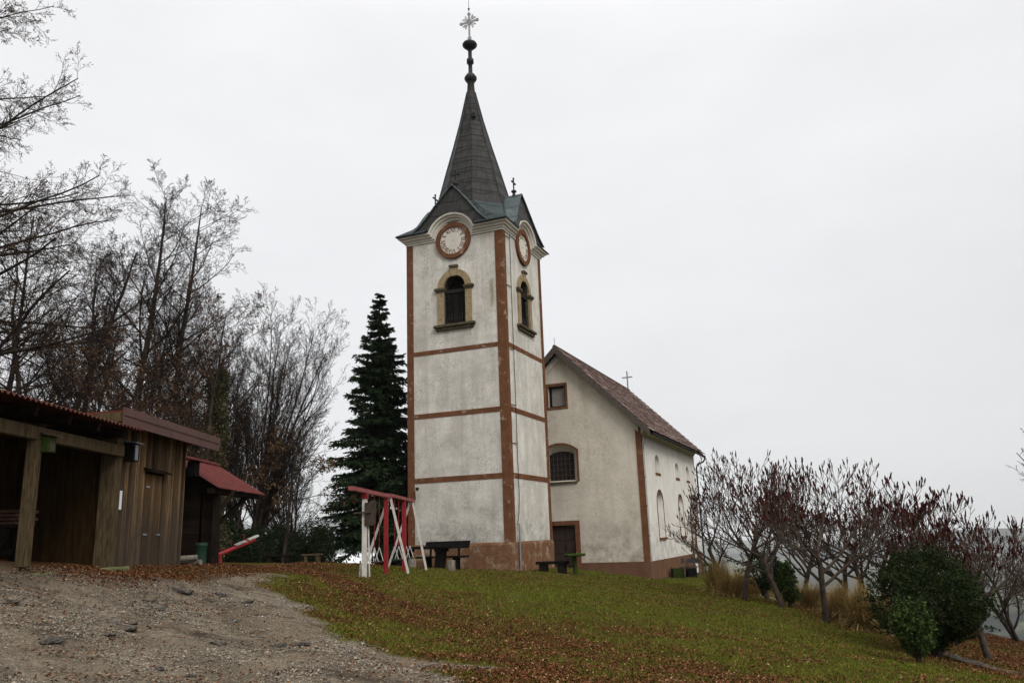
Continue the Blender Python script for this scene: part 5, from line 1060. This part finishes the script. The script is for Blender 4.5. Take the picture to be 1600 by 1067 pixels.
# the two bushes at the right
p = at(1466, 1030, 17.3); z0 = g1(p[0], p[1]); leafball('round_bush', 71, (p[0], p[1], z0), 1.0, .98, 1.98, 42000, M['bush'], 'large round dark evergreen bush beside the sumac trees', 'bush', None, .033, .06, lobes=16, holes=.24, sprigs=200)
p = at(1437, 1045, 15.1); z0 = g1(p[0], p[1]); leafball('small_bush', 72, (p[0], p[1], z0), .33, .33, 1.06, 4400, M['bush2'], 'small bright green bush in front of the round dark bush', 'bush', None, .034, .03, lobes=10, holes=.25, sprigs=90)
for px, py, d, rx, h, lb, s in [(1192, 918, 28, .62, 1.15, 'dark evergreen shrub under the leftmost sumac trees', 73), (1234, 942, 24.5, .24, 1.3, 'narrow green shrub beside a leaning sumac trunk', 74), (1213, 915, 26, .4, .8, 'low green shrub between two sumac trunks', 75)]:
    p = at(px, py, d); leafball('evergreen_shrub', s, (p[0], p[1], g1(p[0], p[1])+(.3 if s != 74 else 0)), rx, rx, h, 2200, M['bush2'] if s == 74 else M['hedge'], lb, 'shrub', None, .05, lobes=16, holes=.38, sprigs=60)
# sumac trees
SUM = [D(k=5, wob=.10, up=.02, tip=.7), D(n=6, t0=.45, ang=44, ratio=1.25, rr=.62, up=.04, wob=.10, k=6, shrink=.1), D(n=6, t0=.22, ang=36, ratio=.66, rr=.62, up=.09, wob=.11, k=6, shrink=.25), D(n=4, t0=.25, ang=38, ratio=.66, rr=.58, up=.13, wob=.12, k=5, shrink=.35), D(n=3, t0=.3, ang=36, ratio=.52, rr=.70, up=.20, wob=.10, k=4, shrink=.3)]
def sumac(seed, px, py, d, top, label, lean=(0, 0), r0=.085, xo=None, spread=1.12):
    p = at(px, py, d); z0 = g1(p[0], p[1]); ztop = at(px, top-26, d)[2]; H = ztop-z0
    root = empty('sumac_tree', (p[0], p[1], z0-.05), label, 'tree', 'sumac trees along the slope')
    levels, rng = grow(seed, 1.0, r0/ (H/3.6)*1.0, SUM, lean)
    mx = max(P[..., 2].max() for P, _, _ in levels); sc = (H+.05)/(mx+.12)
    lv2 = [(P*np.array([sc*spread, sc*spread, sc]), np.maximum(Rd*(H/3.6), .0052 if i else .02), dd_) for i, (P, Rd, dd_) in enumerate(levels)]
    link('trunk', cat_mesh('trunk', [tubes_np(P, Rd, (9, 6)[i]) for i, (P, Rd, _) in enumerate(lv2[:2])]), M['sumacbark'], root)
    link('crown', cat_mesh('crown', [tubes_np(P, Rd, 5) for P, Rd, _ in lv2[2:]]), M['sumacbark'], root)
    T = np.concatenate([lv2[-1][0][:, -1], lv2[-2][0][:, -1]]); Dn = np.concatenate([lv2[-1][2][:, -1], lv2[-2][2][:, -1]])
    hz_ = T[:, 2]/T[:, 2].max(); k = rng.uniform(0, 1, len(T)) < .60*sstep(.35, .8, hz_)+.05; T = T[k]; Dn = unit(Dn[k]+np.array([0, 0, .6])); n_ = len(T); ln = rng.uniform(.10, .18, n_)
    s = np.array([-.05, .12, .4, .7, 1.0]); Pp = T[:, None]+Dn[:, None]*(s[None, :, None]*ln[:, None, None]); Rr = np.array([.006, .016, .018, .013, .004])[None]*rng.uniform(.8, 1.2, n_)[:, None]
    v_, f_ = tubes_np(Pp, Rr, 5); v_ = v_+rng.normal(0, .004, v_.shape); tag(link('seed_heads', np_mesh('seed_heads', v_, f_, False), M['fruit'], root), kind='stuff')
for a in [(81, 1163, 938, 26, 716, 'sumac tree nearest the church corner', (.06, 0)), (82, 1196, 905, 29.5, 722, 'sumac tree standing over the dark evergreen shrub', (-.1, 0)), (83, 1222, 948, 24, 735, 'sumac tree with short leaning trunk by the narrow green shrub', (-.14, 0)), (84, 1290, 972, 21.5, 728, 'largest sumac tree with thick forked trunk beside dry grass', (.05, 0)),
          (85, 1322, 935, 26, 748, 'sumac tree behind the dry grass clumps, right of the largest sumac', (.1, 0)), (86, 1363, 940, 25, 752, 'left one of a close pair of sumac trunks behind the dry grass', (-.1, 0)), (87, 1380, 940, 25, 762, 'right one of a close pair of sumac trunks behind the dry grass', (.15, 0)),
          (88, 1436, 975, 22, 768, 'sumac tree rising behind the left half of the round bush', (0, 0)), (89, 1492, 1000, 20.5, 782, 'sumac tree rising behind the right half of the round bush', (.05, 0)), (90, 1546, 1030, 18.5, 800, 'sumac tree with bent trunk right of the round bush', (-.12, 0)),
          (91, 1250, 925, 28, 738, 'sumac tree farther back between the leaning and the largest sumac', (.1, 0)), (92, 1135, 915, 30, 736, 'small sumac tree whose twigs overlap the church side wall', (-.1, 0))]:
    sumac(*a)
GR = [D(k=6, wob=.1, up=.02, tip=.4), D(n=10, t0=.15, ang=45, ratio=.7, rr=.5, up=.05, wob=.1, k=7), D(n=8, t0=.2, ang=42, ratio=.45, rr=.5, up=.03, wob=.12, k=5), D(n=5, t0=.2, ang=40, ratio=.5, rr=.55, up=.03, wob=.12, k=4), D(n=3, t0=.2, ang=40, ratio=.5, rr=.6, up=.03, wob=.12, k=3)]
tree('bare_shrub_tree', 95, 1600, 1000, 25, 'fine reddish bare tree at the right edge beyond the path', 3.4, .09, GR, None, twig='twigred', leaves=500, stems=3, spread=.3)
tree('bare_shrub_tree', 96, 1660, 1010, 21, 'second reddish bare tree cut off by the right edge', 3.0, .08, GR, None, twig='twigred', leaves=300, stems=2, spread=.3)
RB_ = [D(k=10, wob=.04, up=.02, tip=.25), D(n=14, t0=.3, ang=60, ratio=.48, rr=.5, up=.05, wob=.08, k=8), D(n=8, t0=.25, ang=40, ratio=.4, rr=.5, up=.06, wob=.1, k=5), D(n=5, t0=.25, ang=38, ratio=.45, rr=.55, up=.06, wob=.12, k=4), D(n=3, t0=.2, ang=36, ratio=.5, rr=.6, up=.05, wob=.12, k=3)]
tree('bare_tree', 97, 1735, 1000, 21, 'bare tree outside the right edge whose twigs reach into view', 6.6, .12, RB_, None)
# ornamental grasses
def tuft(seed, px, py, d, rad, h, label, nb=2600):
    rng = np.random.default_rng(seed); p = at(px, py, d); z0 = g1(p[0], p[1]); a = rng.uniform(0, 6.283, nb); k = 7; s = np.linspace(0, 1, k)
    rad = rad*1.15; tilt = np.abs(rng.normal(0, .55, nb)); L_ = h*rng.uniform(.45, 1.3, nb)*(1+.25*np.sin(a*2+seed)); r0 = rng.uniform(0, .30, nb)*rad
    out_ = np.sin(np.minimum(tilt, 1.4))*L_*.75; droop = rng.uniform(.2, .9, nb)*(.5+tilt)
    Xr = r0[:, None]+out_[:, None]*s[None]+(rad*.45*droop)[:, None]*s[None]**2.4; Zr = L_[:, None]*(np.cos(np.minimum(tilt, 1.35))[:, None]*s[None]*1.15-droop[:, None]*.55*s[None]**2.6)
    jx = rng.normal(0, .07, nb)[:, None]*s[None]**1.5; jy = rng.normal(0, .07, nb)[:, None]*s[None]**1.5
    P = np.stack([np.cos(a)[:, None]*Xr+jx+.14*s[None]*h, np.sin(a)[:, None]*Xr+jy, Zr-.03], 2); w_ = .0075*(1-.75*s); sv = np.stack([-np.sin(a), np.cos(a), 0*a], 1)[:, None]*w_[None, :, None]
    V = np.stack([P-sv, P+sv], 2).reshape(nb, k*2, 3); i = np.arange(nb*k*2).reshape(nb, k, 2)
    Fq = np.stack([i[:, :-1, 0], i[:, :-1, 1], i[:, 1:, 1], i[:, 1:, 0]], -1).reshape(-1, 4)
    o = link('ornamental_grass', np_mesh('ornamental_grass', V.reshape(-1, 3), Fq), M['strawgrass'], None, (p[0], p[1], z0)); tag(o, label, 'grass clump', 'dry ornamental grass clumps')
for a in [(101, 1118, 912, 29.5, .62, .95, 'tall dry grass clump nearest the church side wall'), (102, 1143, 926, 27.5, .62, .75, 'dry grass clump left of the first sumac trunk'), (103, 1172, 900, 31, .5, .7, 'dry grass clump behind the first sumac trunk'), (104, 1268, 938, 25.5, .55, .6, 'pale dry grass clump left of the largest sumac trunk'),
          (105, 1312, 968, 22.2, .55, .70, 'dry grass clump right beside the largest sumac trunk'), (106, 1345, 984, 21.2, .6, .78, 'broad dry grass clump between largest sumac and round bush'), (107, 1385, 985, 21.5, .5, .62, 'dry grass clump nearest the round bush'), (108, 1232, 912, 28.5, .5, .55, 'low dry grass clump beside the slope path')]:
    tuft(*a)
# paved path along the slope edge
Y_ = np.arange(10, 36, .25); cxp = 9.25+.35*np.sin(Y_*.28)+.55*sstep(14, 9.5, Y_)*-1
V = []; Fq = []
for i, y_ in enumerate(Y_):
    for j, o_ in enumerate((-.36, -.12, .12, .36)): V.append((cxp[i]+o_*.75, y_, g1(cxp[i]+o_*.75, y_)+.03))
for i in range(len(Y_)-1):
    for j in range(3): Fq.append([i*4+j, i*4+j+1, i*4+5+j, i*4+4+j])
me = np_mesh('path', V, Fq, True); tag(link('path', me, M['pathstone']), kind='structure')
# lawn, leaves, gravel
rng = np.random.default_rng(200)
def foot(x, y):                           # inside a building
    c, s = math.cos(R(21.996)), math.sin(R(21.996)); dx, dy = x+.25, y-33; lx = dx*c-dy*s; ly = dx*s+dy*c
    return ((lx > -4.75) & (lx < .05) & (ly > -.05) & (ly < 4.6)) | ((lx > -3.8) & (lx < 4.05) & (ly > 6.1) & (ly < 19.7)) | ((x < -7.3) & (y < 22.3) & (y > 8))
def jitter_z(x, y):
    g = gravel(x, y); return gz(x, y)+g*((vnoise(x, y, .7, 21)-.5)*.10+(vnoise(x, y, .22, 22)-.5)*.05+(vnoise(x+y*.6, y, 1.9, 23)-.5)*.12)+(1-g)*((vnoise(x, y, .5, 24)-.5)*.05)
def scatter(n_, x0, x1, y0, y1, den):
    X_ = []; tot = 0
    while tot < n_:
        y = np.exp(rng.uniform(math.log(y0), math.log(y1), 60000)); x = rng.uniform(x0, x1, 60000)
        k = (np.abs(x) < y*.70+1.5) & (rng.uniform(0, 1, 60000) < den(x, y)) & ~foot(x, y); X_.append(np.stack([x[k], y[k]], 1)); tot += k.sum()
    return np.concatenate(X_)[:n_]
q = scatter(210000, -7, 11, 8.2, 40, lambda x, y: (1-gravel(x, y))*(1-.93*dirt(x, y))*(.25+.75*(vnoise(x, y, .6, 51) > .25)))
n_ = len(q); zz = jitter_z(q[:, 0], q[:, 1]); hh = rng.uniform(.018, .05, n_)*(.6+.8*vnoise(q[:, 0], q[:, 1], 1.1, 52)); a = rng.uniform(0, 6.283, n_); wd = .0035+.00035*q[:, 1]
b0 = np.stack([q[:, 0], q[:, 1], zz-.005], 1); sv = np.stack([np.cos(a)*wd, np.sin(a)*wd, 0*a], 1); tip = b0+np.stack([rng.normal(0, .018, n_), rng.normal(0, .018, n_), hh], 1)
tag(link('grass', np_mesh('grass', np.stack([b0-sv, b0+sv, tip], 1).reshape(-1, 3), np.arange(3*n_).reshape(-1, 3)), M['blade']), 'short green lawn grass on the church hill', 'grass', kind='stuff')
q = scatter(125000, -8, 15, 7.5, 36, leafden); n_ = len(q); zz = jitter_z(q[:, 0], q[:, 1])+rng.uniform(.012, .045, n_)
s = rng.uniform(.013, .029, n_)*(.8+.014*q[:, 1]); a = rng.uniform(0, 6.283, n_); tx = np.stack([np.cos(a), np.sin(a), rng.normal(0, .35, n_)], 1); tx = unit(tx); ty = unit(np.cross(np.stack([rng.normal(0, .35, n_), rng.normal(0, .35, n_), np.ones(n_)], 1), tx)); c0 = np.stack([q[:, 0], q[:, 1], zz], 1)
V = np.stack([c0-tx*s[:, None], c0-ty*(s*.62)[:, None]+np.array([0, 0, .012]), c0+tx*s[:, None], c0+ty*(s*.62)[:, None]+np.array([0, 0, .012])], 1).reshape(-1, 3)
tag(link('fallen_leaves', np_mesh('fallen_leaves', V, np.arange(4*n_).reshape(-1, 4)), M['leaf']), 'brown fallen leaves drifted over lawn and yard', 'leaves', kind='stuff')
q = scatter(80000, -10, 4, 5.5, 26, lambda x, y: gravel(x, y)*(.15+.85*sstep(.35, .7, vnoise(x, y, .8, 61)*.7+vnoise(x, y, .2, 62)*.3))); n_ = len(q); zz = jitter_z(q[:, 0], q[:, 1])
s = rng.uniform(.004, .012, n_)*np.where(rng.uniform(0, 1, n_) < .05, 2.0, 1); oc = np.array([[1, 0, 0], [0, 1, 0], [-1, 0, 0], [0, -1, 0], [0, 0, .65], [0, 0, -.65]])
V = (np.stack([q[:, 0], q[:, 1], zz+s*.3], 1)[:, None]+oc[None]*s[:, None, None]*rng.uniform(.6, 1.3, (n_, 6, 1))); a = rng.uniform(0, 6.28, n_)
Fo = np.array([[0, 1, 4], [1, 2, 4], [2, 3, 4], [3, 0, 4], [1, 0, 5], [2, 1, 5], [3, 2, 5], [0, 3, 5]]); Fq = (np.arange(n_)*6)[:, None, None]+Fo[None]
tag(link('gravel', np_mesh('gravel', V.reshape(-1, 3), Fq.reshape(-1, 3)), M['pebble']), 'loose grey gravel covering the track', 'gravel', kind='stuff')
# bedrock showing through the track
rp = [(278, 928, .42), (292, 929, .25), (235, 938, .2), (228, 949, .22), (250, 953, .2), (172, 965, .42), (206, 970, .22), (200, 979, .32), (168, 995, .25), (276, 960, .2), (325, 937, .2), (345, 931, .25), (398, 961, .18), (414, 962, .18), (365, 972, .22), (340, 1003, .25), (470, 1004, .28), (432, 1008, .3), (542, 1031, .22), (520, 992, .18), (765, 1057, .2), (362, 1062, .2), (385, 945, .3), (428, 953, .2), (15, 948, .3), (80, 1012, .3), (300, 1040, .2), (240, 1033, .25)]
for i, (px, py, s_) in enumerate(rp):
    p = spot(px, py); rg = np.random.default_rng(300+i); bm = bmesh.new(); bmesh.ops.create_icosphere(bm, subdivisions=3, radius=1)
    f1 = rg.normal(0, 1, (5, 3)); k1 = rg.uniform(.5, .9, 5)
    for v_ in bm.verts:
        c_ = np.array(v_.co)
        for j in range(5):
            nn_ = f1[j]/np.linalg.norm(f1[j]); dd_ = c_@nn_
            if dd_ > k1[j]: c_ = c_-nn_*(dd_-k1[j])
        c_ = c_*(1+.10*rg.normal()); v_.co = c_*np.array([s_*.46, s_*.30, s_*.11])
    me = bpy.data.meshes.new('bedrock_slab'); bm.to_mesh(me); bm.free(); o = link('bedrock_slab', me, M['slate'], None, (p[0], p[1], float(jitter_z(p[0:1], p[1:2])[0])+.0)); o.rotation_euler = (rg.normal(0, .12), rg.normal(0, .12), rg.uniform(-.4, .4))
    tag(o, 'dark slate slab half buried in the gravel track', 'rock', 'bedrock slabs in the gravel track')

# ------------------------------------------------------------------ haze
hz = MB().box(-9900, 9900, -9900, 9900, -230, 420); hm = bpy.data.materials.new('haze'); hm.use_nodes = True; n = hm.node_tree; n.nodes.clear()
o_ = n.nodes.new('ShaderNodeOutputMaterial'); pv = n.nodes.new('ShaderNodeVolumePrincipled'); pv.inputs['Color'].default_value = (.95, .975, 1.0, 1); pv.inputs['Density'].default_value = .00011; n.links.new(pv.outputs[0], o_.inputs['Volume'])
tag(hz.build('haze', hm), 'thin pale winter haze in the air over the valley', 'haze', kind='stuff')
